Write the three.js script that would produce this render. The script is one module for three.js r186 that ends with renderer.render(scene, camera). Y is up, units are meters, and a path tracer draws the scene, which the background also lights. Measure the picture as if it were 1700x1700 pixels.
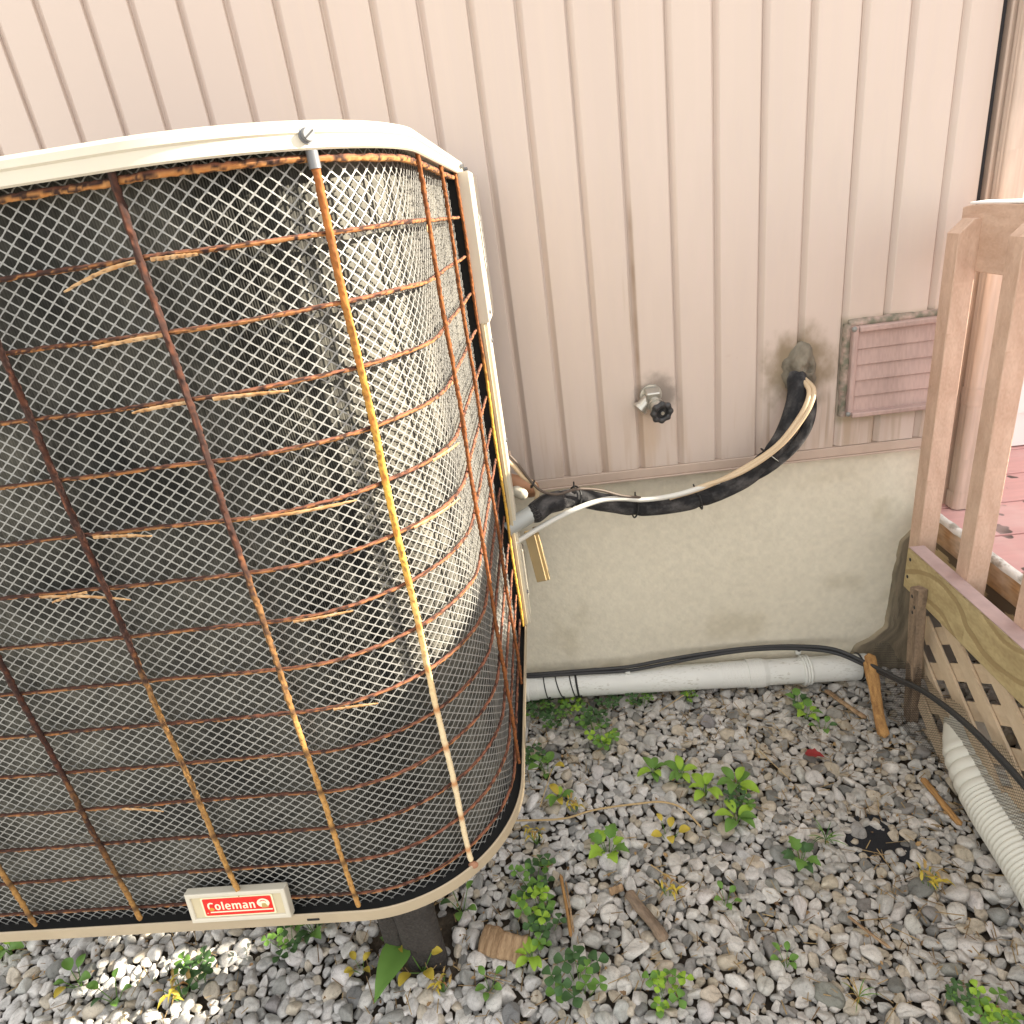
import * as THREE from 'three';
import { RoundedBoxGeometry } from 'three/addons/geometries/RoundedBoxGeometry.js';
import { mergeGeometries as mergeRaw, mergeVertices, toCreasedNormals } from 'three/addons/utils/BufferGeometryUtils.js';

// ---------------------------------------------------------------- camera, sky, sun, exposure
const scene = new THREE.Scene();
const camera = new THREE.PerspectiveCamera(75.114, 1, 0.02, 200);
camera.rotation.order = 'YXZ';
camera.position.set(-0.3886, 1.347, 1.6064);
camera.rotation.set(THREE.MathUtils.degToRad(-23.839), THREE.MathUtils.degToRad(5.079), THREE.MathUtils.degToRad(-8.257));

const renderer = new THREE.WebGLRenderer({ antialias: true });
renderer.toneMapping = THREE.LinearToneMapping;
renderer.toneMappingExposure = 3.3;
renderer.shadowMap.enabled = true;

const SUN = new THREE.Vector3(1, 0.417, -0.10).normalize();
{ // hazy bright sky, a little stronger around the sun
  const W = 256, H = 128, d = new Float32Array(W * H * 4), v = new THREE.Vector3();
  for (let j = 0; j < H; j++) for (let i = 0; i < W; i++) {
    const el = ((j + 0.5) / H - 0.5) * Math.PI, az = ((i + 0.5) / W - 0.5) * Math.PI * 2;
    v.set(Math.cos(el) * Math.cos(az), Math.sin(el), Math.cos(el) * Math.sin(az));
    const up = Math.max(0, v.y), c = Math.max(0, v.dot(SUN));
    const h = Math.pow(1 - up, 2.2), glow = 0.4 * Math.pow(c, 6);
    const k = (j * W + i) * 4, below = v.y < 0 ? 0.6 : 1;
    d[k] = (0.48 + 0.15 * h + glow) * below; d[k + 1] = (0.485 + 0.135 * h + glow * 0.94) * below; d[k + 2] = (0.49 + 0.10 * h + glow * 0.84) * below; d[k + 3] = 1;
  }
  const sky = new THREE.DataTexture(d, W, H, THREE.RGBAFormat, THREE.FloatType);
  sky.mapping = THREE.EquirectangularReflectionMapping; sky.magFilter = sky.minFilter = THREE.LinearFilter; sky.needsUpdate = true;
  scene.background = sky; scene.environment = sky; scene.environmentIntensity = 1; scene.backgroundIntensity = 1;
}
const sun = new THREE.DirectionalLight(new THREE.Color(1, 0.9, 0.74), 5);
sun.position.copy(SUN).multiplyScalar(12); sun.castShadow = true;
sun.shadow.mapSize.set(4096, 4096);
Object.assign(sun.shadow.camera, { left: -4, right: 4, top: 4, bottom: -4, near: 0.5, far: 30 });
scene.add(sun); scene.add(sun.target);

// ---------------------------------------------------------------- helpers
function rng(seed) { let a = seed >>> 0; return () => { a = (a + 0x6D2B79F5) | 0; let t = Math.imul(a ^ (a >>> 15), 1 | a); t = (t + Math.imul(t ^ (t >>> 7), 61 | t)) ^ t; return ((t ^ (t >>> 14)) >>> 0) / 4294967296; }; }
const hash = (x, y, z) => { let h = Math.imul(x, 374761393) + Math.imul(y, 668265263) + Math.imul(z, 2147483647 - 1274126177); h = Math.imul(h ^ (h >>> 13), 1274126177); return ((h ^ (h >>> 16)) >>> 0) / 4294967296; };
const sm = t => t * t * (3 - 2 * t), mix = (a, b, t) => a + (b - a) * t, cl = (x, a = 0, b = 1) => Math.min(b, Math.max(a, x));
const step = (a, b, x) => sm(cl((x - a) / (b - a)));
function n3(x, y, z) {
  const xi = Math.floor(x), yi = Math.floor(y), zi = Math.floor(z), u = sm(x - xi), v = sm(y - yi), w = sm(z - zi);
  const L = (k) => mix(mix(hash(xi, yi, zi + k), hash(xi + 1, yi, zi + k), u), mix(hash(xi, yi + 1, zi + k), hash(xi + 1, yi + 1, zi + k), u), v);
  return mix(L(0), L(1), w);
}
const fbm = (x, y, z, o = 4) => { let s = 0, a = 0.5, t = 0; for (let i = 0; i < o; i++) { s += a * n3(x, y, z + i * 7.3); t += a; x *= 2.03; y *= 2.03; z *= 2.03; a *= 0.5; } return s / t; };
// periodic noise for tiling textures
function tn(u, v, f, seed) { const x = u * f, y = v * f, xi = Math.floor(x), yi = Math.floor(y), a = sm(x - xi), b = sm(y - yi), m = k => ((k % f) + f) % f; return mix(mix(hash(m(xi), m(yi), seed), hash(m(xi + 1), m(yi), seed), a), mix(hash(m(xi), m(yi + 1), seed), hash(m(xi + 1), m(yi + 1), seed), a), b); }
function tf(u, v, f, o, seed) { let s = 0, a = 0.5, t = 0; for (let i = 0; i < o; i++) { s += a * tn(u, v, f, seed + i * 17); t += a; f *= 2; a *= 0.5; } return s / t; }
const toS = c => Math.round(255 * (c <= 0.0031308 ? 12.92 * c : 1.055 * Math.pow(cl(c), 1 / 2.4) - 0.055));
function colorTex(w, h, f, rx = 1, ry = 1, clamp = false) { // f(u,v) -> linear rgb
  const d = new Uint8Array(w * h * 4);
  for (let j = 0; j < h; j++) for (let i = 0; i < w; i++) { const c = f((i + 0.5) / w, (j + 0.5) / h), k = (j * w + i) * 4; d[k] = toS(cl(c[0])); d[k + 1] = toS(cl(c[1])); d[k + 2] = toS(cl(c[2])); d[k + 3] = 255; }
  const t = new THREE.DataTexture(d, w, h); t.colorSpace = THREE.SRGBColorSpace; t.magFilter = t.minFilter = THREE.LinearFilter;
  t.wrapS = t.wrapT = clamp ? THREE.ClampToEdgeWrapping : THREE.RepeatWrapping; t.repeat.set(rx, ry); t.needsUpdate = true; return t;
}
function grayTex(w, h, f, rx = 1, ry = 1) {
  const d = new Uint8Array(w * h * 4);
  for (let j = 0; j < h; j++) for (let i = 0; i < w; i++) { const c = Math.round(255 * cl(f((i + 0.5) / w, (j + 0.5) / h))), k = (j * w + i) * 4; d[k] = d[k + 1] = d[k + 2] = c; d[k + 3] = 255; }
  const t = new THREE.DataTexture(d, w, h); t.magFilter = t.minFilter = THREE.LinearFilter; t.wrapS = t.wrapT = THREE.RepeatWrapping; t.repeat.set(rx, ry); t.needsUpdate = true; return t;
}
const std = (o) => new THREE.MeshStandardMaterial({ roughness: 0.8, metalness: 0, ...o });
const lin = (r, g, b) => new THREE.Color().setRGB(r, g, b);
const mul = (c, k) => [c[0] * k, c[1] * k, c[2] * k], mixc = (a, b, t) => [mix(a[0], b[0], t), mix(a[1], b[1], t), mix(a[2], b[2], t)];

const used = {};
function numbered(n) { if (!(n in used)) { used[n] = 0; return n; } used[n]++; return n + '_' + String(used[n]).padStart(3, '0'); }
function tag(o, label, category, group) { o.userData.label = label; o.userData.category = category; if (group) o.userData.group = group; return o; }
function thing(name, label, category, pos = [0, 0, 0], group) { const o = new THREE.Group(); o.name = numbered(name); scene.add(o); o.position.set(...pos); return tag(o, label, category, group); }
function mesh(name, geo, mat, parent) { const m = new THREE.Mesh(geo, mat); m.name = parent === scene ? numbered(name) : name; m.castShadow = m.receiveShadow = true; parent.add(m); return m; }
function uvm(g) { // uv in metres from the dominant axis of each face
  g = g.index ? g.toNonIndexed() : g;
  const p = g.attributes.position, n = g.attributes.normal, uv = new Float32Array(p.count * 2);
  for (let i = 0; i < p.count; i++) {
    const ax = Math.abs(n.getX(i)), ay = Math.abs(n.getY(i)), az = Math.abs(n.getZ(i)), x = p.getX(i), y = p.getY(i), z = p.getZ(i);
    if (ax > ay && ax > az) { uv[2 * i] = z; uv[2 * i + 1] = y; } else if (ay > az) { uv[2 * i] = x; uv[2 * i + 1] = z; } else { uv[2 * i] = x; uv[2 * i + 1] = y; }
  }
  g.setAttribute('uv', new THREE.BufferAttribute(uv, 2)); return g;
}
function boxG(x0, x1, y0, y1, z0, z1, r = 0.002) { // rounded box between limits
  const w = x1 - x0, h = y1 - y0, d = z1 - z0; const g = new RoundedBoxGeometry(w, h, d, 2, Math.min(r, w / 2.1, h / 2.1, d / 2.1));
  g.translate((x0 + x1) / 2, (y0 + y1) / 2, (z0 + z1) / 2); return uvm(g);
}
function mergeGeometries(list) { return mergeRaw(list.map(g => { const q = g.index ? g.toNonIndexed() : g.clone(); for (const k of Object.keys(q.attributes)) if (!['position', 'normal', 'uv'].includes(k)) q.deleteAttribute(k); if (!q.attributes.uv) q.setAttribute('uv', new THREE.BufferAttribute(new Float32Array(q.attributes.position.count * 2), 2)); if (!q.attributes.normal) q.computeVertexNormals(); return q; })); }
const V = (x, y, z) => new THREE.Vector3(x, y, z);
function tubeG(pts, r, seg = 80, rad = 10) { const c = new THREE.CatmullRomCurve3(pts.map(p => V(...p)), false, 'centripetal'); const g = new THREE.TubeGeometry(c, seg, r, rad, false); const L = c.getLength(), uv = g.attributes.uv; for (let i = 0; i < uv.count; i++) uv.setXY(i, uv.getX(i) * L, uv.getY(i) * r * 6.28); return g; }
function capped(pts, r, seg, rad) { // tube with rounded ends
  const g = tubeG(pts, r, seg, rad), a = new THREE.SphereGeometry(r, rad, 6), b = a.clone();
  a.translate(...pts[0]); b.translate(...pts[pts.length - 1]); return mergeGeometries([g, a, b]);
}
function cyl(a, b, r0, r1, rad = 16, capsToo = true) { // cylinder from a to b
  const A = V(...a), B = V(...b), g = new THREE.CylinderGeometry(r1, r0, A.distanceTo(B), rad, 1, !capsToo);
  g.applyQuaternion(new THREE.Quaternion().setFromUnitVectors(V(0, 1, 0), B.clone().sub(A).normalize())); g.translate((a[0] + b[0]) / 2, (a[1] + b[1]) / 2, (a[2] + b[2]) / 2); return g;
}
// grid surface from f(i,j) -> [x,y,z]; optional colour function
function gridG(nu, nv, f, col, uvf, closeU = false) {
  const P = [], C = [], U = [], I = [];
  for (let j = 0; j <= nv; j++) for (let i = 0; i <= nu; i++) { P.push(...f(i, j)); if (col) C.push(...col(i, j)); U.push(...(uvf ? uvf(i, j) : [i / nu, j / nv])); }
  for (let j = 0; j < nv; j++) for (let i = 0; i < nu; i++) { const a = j * (nu + 1) + i, b = a + 1, c = a + nu + 1, d = c + 1; I.push(a, b, d, a, d, c); }
  const g = new THREE.BufferGeometry(); g.setAttribute('position', new THREE.Float32BufferAttribute(P, 3)); g.setAttribute('uv', new THREE.Float32BufferAttribute(U, 2));
  if (col) g.setAttribute('color', new THREE.Float32BufferAttribute(C, 3)); g.setIndex(I); g.computeVertexNormals(); return g;
}

// ---------------------------------------------------------------- materials
const paint = (c, f, o = {}) => std({ map: colorTex(256, 256, (u, v) => { const a = tf(u, v, 4, 5, 3) - 0.5, b = tf(u, v, 24, 3, 9) - 0.5; return mul(c, 1 + f * (a * 0.8 + b * 0.5)); }, 2.2, 2.2), ...o });
const fineBump = grayTex(256, 256, (u, v) => tf(u, v, 16, 4, 5), 4, 4);
const stuccoBump = grayTex(512, 512, (u, v) => { const a = tf(u, v, 64, 3, 41), b = tf(u, v, 12, 3, 8); return 0.65 * a + 0.35 * b; }, 2.6, 2.6);
function wood(c0, c1, seed, along, rep = 2, rough = 0.8, knots = 0) { // grain runs along u or v
  const f = (u, v) => { const [a, b] = along === 'u' ? [u, v] : [v, u]; const w = tf(u, v, 3, 3, seed) * 0.35; const g = tn(cl(a, 0, 1) * 1, (b + w * 0.12) % 1, 4, seed + 1) * 0.2 + tn((a * 0.25) % 1, (b + w * 0.1) % 1, 32, seed + 2) * 0.5 + tn((a * 0.5) % 1, b % 1, 128, seed + 5) * 0.3; let t = cl((g - 0.2) * 1.5); if (knots) { const s = Math.sin((b * 7 + Math.sin(a * 6.28) * 0.5 + w * 2.5) * 6.28); t = mix(t, s > 0.82 ? 1 : t * 0.7, knots); } return t; };
  return std({ roughness: rough, map: colorTex(256, 256, (u, v) => mul(mixc(c0, c1, f(u, v)), 0.92 + 0.16 * tf(u, v, 8, 3, seed + 9)), rep, rep), bumpMap: grayTex(256, 256, (u, v) => 1 - f(u, v), rep, rep), bumpScale: 0.0012 });
}

const WALLC = [0.59, 0.49, 0.43];
const wallX0 = -0.9, wallX1 = 0.58, wallY0 = 0.68, wallY1 = 1.5;
const M = {};
{ // painted metal siding, its own stains included: streak below a seam, grime round the tap and the pipe hole
  const W = 1536, H = 850;
  M.siding = std({ roughness: 0.42, map: colorTex(W, H, (u, v) => {
    const x = mix(wallX0, wallX1, u), y = mix(wallY0, wallY1, v); let c = WALLC;
    c = mul(c, 1 + 0.06 * (fbm(x * 9, y * 2.2, 1) - 0.5) + 0.05 * (fbm(x * 60, y * 9, 5, 3) - 0.5));
    const streak = fbm(x * 90, y * 6, 20, 3), low = step(0.98, 0.72, y);
    c = mixc(c, [0.43, 0.30, 0.20], 0.35 * low * step(0.45, 0.75, streak));
    // streak on the seam left of the tap
    const s1 = Math.exp(-Math.pow((x + 0.182) / 0.0045, 2)) * step(1.36, 1.28, y) * step(0.76, 1.0, y) * (0.35 + 0.65 * fbm(x * 50, y * 26, 3, 3));
    c = mixc(c, [0.22, 0.13, 0.07], cl(s1 * 0.7));
    const s1b = Math.exp(-Math.pow((x + 0.198) / 0.008, 2)) * step(1.22, 1.15, y) * step(1.0, 1.08, y) * step(0.35, 0.7, fbm(x * 160, y * 14, 13, 3)); c = mixc(c, [0.4, 0.3, 0.19], s1b * 0.5);
    // grime round the tap
    const d2 = Math.hypot((x + 0.142) / 0.05, (y - 0.905) / 0.055); c = mixc(c, [0.13, 0.105, 0.085], 0.7 * step(1.25, 0.5, d2 + 0.5 * (fbm(x * 70, y * 70, 4) - 0.5)));
    const d2b = Math.exp(-Math.pow((x + 0.165) / 0.02, 2)) * step(0.73, 0.8, y) * step(0.92, 0.87, y); c = mixc(c, [0.48, 0.31, 0.15], d2b * 0.55 * fbm(x * 80, y * 10, 33, 3));
    // grime round the pipe hole with runs below it
    const d3 = Math.hypot((x - 0.192) / 0.085, (y - 0.925) / 0.10) + 0.7 * (fbm(x * 45, y * 32, 2) - 0.5); c = mixc(c, [0.19, 0.14, 0.075], 0.85 * step(1.2, 0.45, d3));
    const run = step(0.5, 0.72, fbm(x * 120, y * 5, 9, 3)) * step(0.11, 0.03, Math.abs(x - 0.2)) * step(0.70, 0.76, y) * step(0.9, 0.83, y); c = mixc(c, [0.25, 0.17, 0.1], run * 0.8);
    // round the vent
    const dv = Math.max(Math.abs(x - 0.405) - 0.106, Math.abs(y - 0.905) - 0.112) + 0.01 * (fbm(x * 60, y * 60, 7) - 0.5); c = mixc(c, [0.33, 0.27, 0.17], 0.7 * step(0.022, 0.0, dv));
    const rv = step(0.5, 0.7, fbm(x * 100, y * 5, 19, 3)) * step(0.8, 0.77, y) * (x > 0.29 && x < 0.54 ? 1 : 0); c = mixc(c, [0.34, 0.25, 0.15], rv * 0.4);
    // scuffs between the tap and the hole
    const sc = step(0.62, 0.72, fbm(x * 40, y * 220, 14, 3)) * Math.exp(-Math.pow((x - 0.055) / 0.02, 2) - Math.pow((y - 0.975) / 0.012, 2)); c = mixc(c, [0.34, 0.2, 0.15], sc * 0.7);
    return c;
  }, 1, 1, true), bumpMap: fineBump, bumpScale: 0.0002 });
}
M.trim = paint([0.55, 0.43, 0.355], 0.2, { roughness: 0.5 });
M.gap = std({ color: lin(0.04, 0.04, 0.045), roughness: 0.9 });  // near-black stand-in for the shadow in the wall corner gap
M.stucco = std({ roughness: 0.95, map: colorTex(512, 512, (u, v) => { const a = tf(u, v, 3, 4, 61), b = tf(u, v, 90, 2, 12), c = tf(u, v, 10, 4, 17); let k = mixc([0.70, 0.645, 0.525], [0.78, 0.725, 0.60], cl(a * 1.5 - 0.25)); k = mixc(k, [0.52, 0.46, 0.34], 0.45 * step(0.6, 0.85, c)); return mul(k, 0.92 + 0.15 * b); }, 0.95, 0.95), bumpMap: stuccoBump, bumpScale: 0.0013 });
M.mortar = std({ roughness: 1, map: colorTex(256, 256, (u, v) => { const a = tf(u, v, 4, 5, 71); return mixc([0.14, 0.12, 0.085], [0.36, 0.30, 0.21], cl(a * 1.9 - 0.45)); }, 3, 3), bumpMap: stuccoBump, bumpScale: 0.002 });
M.putty = std({ roughness: 0.85, map: colorTex(128, 128, (u, v) => { const a = tf(u, v, 4, 5, 81); return mixc([0.10, 0.085, 0.062], [0.26, 0.23, 0.18], cl(a * 1.8 - 0.4)); }, 8, 8), bumpMap: fineBump, bumpScale: 0.003 });
M.cream = paint([0.61, 0.565, 0.465], 0.10, { roughness: 0.38 });
M.creamDark = paint([0.43, 0.35, 0.24], 0.2, { roughness: 0.45 });
M.creamYellow = paint([0.58, 0.50, 0.33], 0.2, { roughness: 0.5 });
M.strap = paint([0.34, 0.255, 0.13], 0.25, { roughness: 0.6 });
M.galv = std({ color: lin(0.27, 0.268, 0.255), roughness: 0.4, metalness: 0.1 });
M.screw = std({ color: lin(0.19, 0.195, 0.21), roughness: 0.45, metalness: 0.3 });
M.black = std({ color: lin(0.012, 0.012, 0.012), roughness: 0.9 });
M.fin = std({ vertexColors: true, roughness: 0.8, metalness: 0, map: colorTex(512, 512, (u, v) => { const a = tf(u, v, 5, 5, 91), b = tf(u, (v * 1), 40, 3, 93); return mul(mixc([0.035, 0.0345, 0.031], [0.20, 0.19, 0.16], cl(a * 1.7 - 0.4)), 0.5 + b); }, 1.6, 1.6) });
M.rust = std({ vertexColors: true, roughness: 0.92, bumpMap: fineBump, bumpScale: 0.0012 });
M.flake = std({ vertexColors: true, roughness: 0.75, side: THREE.DoubleSide });
M.foam = std({ roughness: 0.95, map: colorTex(256, 128, (u, v) => { const a = tf(u, v, 6, 5, 101), b = tf(u, v, 40, 2, 103); return mul(mixc([0.016, 0.016, 0.018], [0.10, 0.095, 0.095], cl(a * 2.1 - 0.75)), 0.7 + 0.6 * b); }, 5, 8), bumpMap: fineBump, bumpScale: 0.003 });
M.tie = std({ color: lin(0.015, 0.015, 0.016), roughness: 0.55 });
M.beige = paint([0.60, 0.46, 0.30], 0.2, { roughness: 0.5 });
M.whiteCable = paint([0.66, 0.65, 0.60], 0.25, { roughness: 0.5 });
M.brownWire = std({ color: lin(0.09, 0.065, 0.05), roughness: 0.6 });
M.pvc = std({ roughness: 0.4, map: colorTex(256, 256, (u, v) => { const a = tf(u, v, 4, 5, 111), b = tf(u, v, 32, 3, 113); let k = mul([0.74, 0.74, 0.70], 0.92 + 0.14 * a); k = mixc(k, [0.36, 0.33, 0.26], 0.6 * step(0.55, 0.8, b) * step(0.4, 0.65, a)); return k; }, 2.3, 4) });
M.hose = std({ roughness: 0.5, color: lin(0.72, 0.70, 0.62) });
M.flange = std({ color: lin(0.55, 0.53, 0.48), roughness: 0.35, metalness: 0.75 });
M.wheel = std({ color: lin(0.035, 0.035, 0.037), roughness: 0.42 });
M.vent = std({ roughness: 0.6, map: colorTex(256, 256, (u, v) => { const a = tf(u, v, 3, 4, 121), s = tn(u, (v * 0.25) % 1, 64, 122); return mul([0.44, 0.315, 0.285], 0.8 + 0.3 * a + 0.16 * s); }, 5, 5) });
M.caulk = std({ roughness: 0.8, map: colorTex(128, 128, (u, v) => { const a = tf(u, v, 6, 4, 131); return mixc([0.17, 0.165, 0.12], [0.48, 0.35, 0.30], cl(a * 2.6 - 0.85)); }, 9, 9), bumpMap: fineBump, bumpScale: 0.003 });
M.peach = wood([0.66, 0.475, 0.365], [0.50, 0.33, 0.24], 141, 'v', 3, 0.6, 0.10);
M.peachH = wood([0.66, 0.475, 0.365], [0.52, 0.345, 0.25], 143, 'u', 3, 0.6, 0.10);
M.purplePaint = paint([0.45, 0.325, 0.31], 0.6, { roughness: 0.7 });
M.treated = wood([0.54, 0.44, 0.235], [0.30, 0.215, 0.10], 151, 'u', 2.4, 0.8, 0.75);
M.weathered = wood([0.33, 0.24, 0.165], [0.12, 0.085, 0.06], 161, 'v', 3, 0.9, 0.2);
M.lattice = wood([0.70, 0.56, 0.40], [0.60, 0.46, 0.31], 171, 'u', 3, 0.75);
M.deck = std({ roughness: 0.65, map: colorTex(512, 512, (u, v) => { const a = tf(u, v, 5, 5, 181), g = tn((u * 0.12) % 1, v, 128, 183), sp = tf(u, v, 18, 3, 187); let k = mul([0.63, 0.355, 0.345], 0.84 + 0.2 * a + 0.1 * g); k = mixc(k, [0.10, 0.07, 0.06], step(0.76, 0.79, sp)); k = mixc(k, [0.72, 0.52, 0.5], 0.5 * step(0.6, 0.8, tf(u, v, 7, 4, 189))); return k; }, 1.1, 1.1) });
M.worn = std({ roughness: 0.8, map: colorTex(256, 256, (u, v) => { const a = tf(u, v, 10, 4, 191); return mixc([0.80, 0.79, 0.76], [0.42, 0.40, 0.36], step(0.5, 0.72, a)); }, 4, 4), bumpMap: fineBump, bumpScale: 0.003 });
M.rim = std({ roughness: 0.85, map: colorTex(256, 256, (u, v) => { const a = tf(u, v, 4, 5, 201), b = tn((u * 0.2) % 1, v, 64, 203); return mul(mixc([0.46, 0.27, 0.13], [0.66, 0.52, 0.40], cl(a * 2.2 - 0.6)), 0.85 + 0.3 * b); }, 4, 4) });
M.rimDark = std({ roughness: 0.9, map: colorTex(256, 256, (u, v) => { const a = tf(u, v, 6, 5, 211); return mixc([0.17, 0.125, 0.085], [0.60, 0.47, 0.28], step(0.5, 0.62, a) * step(0.3, 0.7, v)); }, 3, 9) });
M.whiteSiding = paint([0.88, 0.89, 0.88], 0.06, { roughness: 0.5 });
M.down = std({ roughness: 0.5, map: colorTex(256, 256, (u, v) => { const s = tn(u, (v * 0.2) % 1, 64, 221), a = tf(u, v, 4, 4, 223); return mul([0.56, 0.445, 0.37], 0.84 + 0.18 * s + 0.14 * a); }, 5, 1.5) });
M.net = std({ color: lin(0.022, 0.022, 0.02), roughness: 0.6 });
M.stick = wood([0.50, 0.28, 0.10], [0.22, 0.10, 0.035], 231, 'v', 6, 0.9);
M.bark = wood([0.46, 0.31, 0.18], [0.20, 0.12, 0.06], 241, 'u', 8, 0.9);
M.straw = std({ color: lin(0.48, 0.34, 0.17), roughness: 0.8 });
M.rubber = std({ roughness: 1, map: colorTex(256, 256, (u, v) => { const a = tf(u, v, 80, 2, 251), b = tf(u, v, 5, 4, 253); return mul([0.05, 0.043, 0.038], 0.3 + 0.8 * a + 0.5 * b); }, 5, 5), bumpMap: stuccoBump, bumpScale: 0.006 });
M.concrete = std({ color: lin(0.42, 0.40, 0.35), roughness: 0.95, bumpMap: stuccoBump, bumpScale: 0.003 });
M.soil = std({ roughness: 1, map: colorTex(512, 512, (u, v) => { const a = tf(u, v, 8, 5, 261), b = tf(u, v, 60, 2, 263); return mul(mixc([0.03, 0.023, 0.017], [0.12, 0.092, 0.065], a), 0.6 + 0.8 * b); }, 2, 2), bumpMap: stuccoBump, bumpScale: 0.006 });
M.drive = std({ roughness: 0.95, map: colorTex(256, 256, (u, v) => mul(mixc([0.36, 0.345, 0.31], [0.52, 0.50, 0.455], tf(u, v, 8, 5, 271)), 0.85 + 0.3 * tf(u, v, 64, 2, 273)), 0.7, 0.7) });

// ---------------------------------------------------------------- ground
{
  const g = new THREE.PlaneGeometry(160, 160, 1, 1); g.rotateX(-Math.PI / 2); g.translate(0, -0.03, 0);
  mesh('ground', uvm(g), M.drive, scene).userData.kind = 'structure';
}

// ---------------------------------------------------------------- house wall: siding panels, trim, foundation
const house = thing('house_wall', 'pale peach vertical metal siding wall above a beige stucco foundation', 'wall');
{
  const seam = k => 0.095 * k + (k % 2 ? 0.0025 : 0);
  const top = 2.75, bot = 0.7215;
  for (let k = -24; k <= 5; k++) {
    const x0 = seam(k), x1 = k === 5 ? 0.553 : seam(k + 1), e = k % 2 ? 0.0 : 0.0015;
    const prof = [[x0 - 0.0040, 0.0012], [x0 + 0.0006, 0.0012], [x0 + 0.0008 + e, 0.0030], [x0 + 0.0020 + e, 0.0034], [x0 + 0.0118, 0.0112], [x0 + 0.0136, 0.0118], [x1 - 0.0055, 0.0118], [x1 - 0.0042, 0.0106], [x1 - 0.0041, 0.0012]];
    const P = [], U = []; const ys = [bot, top];
    const quad = (a, b) => { const q = [[a[0], ys[0], a[1]], [b[0], ys[0], b[1]], [b[0], ys[1], b[1]], [a[0], ys[1], a[1]]]; for (const i of [0, 1, 2, 0, 2, 3]) { P.push(...q[i]); U.push((q[i][0] - wallX0) / (wallX1 - wallX0), (q[i][1] - wallY0) / (wallY1 - wallY0)); } };
    for (let i = 0; i + 1 < prof.length; i++) quad(prof[i], prof[i + 1]);
    const g = new THREE.BufferGeometry(); g.setAttribute('position', new THREE.Float32BufferAttribute(P, 3)); g.setAttribute('uv', new THREE.Float32BufferAttribute(U, 2)); g.computeVertexNormals();
    mesh('siding_panel', g, M.siding, house);
  }
  mesh('bottom_trim', mergeGeometries([boxG(-2.3, 0.555, 0.697, 0.7205, -0.004, 0.0155, 0.002), boxG(-2.3, 0.555, 0.692, 0.6968, -0.004, 0.019, 0.0015)]), M.trim, house);
  mesh('foundation', boxG(-2.3, 0.555, -0.2, 0.6925, -0.2, -0.004, 0.004), M.stucco, house);
  mesh('wall_core', boxG(-2.3, 0.552, 0.70, 2.75, -0.2, -0.0042, 0.002), M.trim, house);
  mesh('corner_shadow_strip', boxG(0.5535, 0.566, 0.56, 2.75, -0.05, -0.006, 0.001), M.gap, house);  // dark strip painting the shadow between siding end and corner trim
  mesh('corner_trim', boxG(0.5665, 0.634, 0.45, 2.75, -0.06, 0.012, 0.004), M.trim, house);
  mesh('return_wall', boxG(0.555, 0.60, 0.0, 2.75, -2.2, -0.062, 0.002), M.trim, house);
  mesh('rear_wall', boxG(-2.3, -2.26, 0.0, 2.75, -2.2, -0.2, 0.002), M.trim, house);
  // rough mortar patch at the foundation's right end
  const edge = [[0.0, 0.395], [0.03, 0.40], [0.075, 0.375], [0.107, 0.39], [0.125, 0.425], [0.16, 0.462], [0.24, 0.468], [0.30, 0.470], [0.353, 0.472], [0.372, 0.478], [0.395, 0.474], [0.43, 0.480], [0.46, 0.505], [0.49, 0.533], [0.50, 0.55]];
  const ex = y => { for (let i = 0; i + 1 < edge.length; i++) if (y <= edge[i + 1][0]) return mix(edge[i][1], edge[i + 1][1], (y - edge[i][0]) / (edge[i + 1][0] - edge[i][0])); return 0.55; };
  mesh('mortar_patch', gridG(24, 60, (i, j) => { const y = 0.5 * j / 60, x0 = ex(y) + 0.006 * (fbm(y * 40, 2, 3) - 0.5), t = i / 24, x = mix(x0, 0.556, t); return [x, y, i === 0 ? -0.006 : 0.004 + 0.007 * fbm(x * 30, y * 30, 9)]; }, null, (i, j) => [0.5 * i / 24, 0.5 * j / 60]), M.mortar, house);
  // putty blob around the pipe hole
  mesh('putty', gridG(36, 14, (i, j) => { const a = i / 36 * 6.2832, t = j / 14, R = (0.030 + 0.038 * fbm(Math.cos(a) * 2.4 + 5, Math.sin(a) * 2.4 + 5, 1) + 0.016 * Math.max(0, Math.sin(a)) ** 6) * (1 - t), x = 0.195 + Math.cos(a) * R * 0.86, y = 0.918 + Math.sin(a) * R * 1.06; return [x, y, 0.0095 + 0.018 * Math.sqrt(1 - (1 - t) ** 2) * (0.3 + 1.3 * fbm(x * 70, y * 70, 3))]; }, null, (i, j) => [i / 36 * 0.3, j / 14 * 0.06]), M.putty, house);
}

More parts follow.
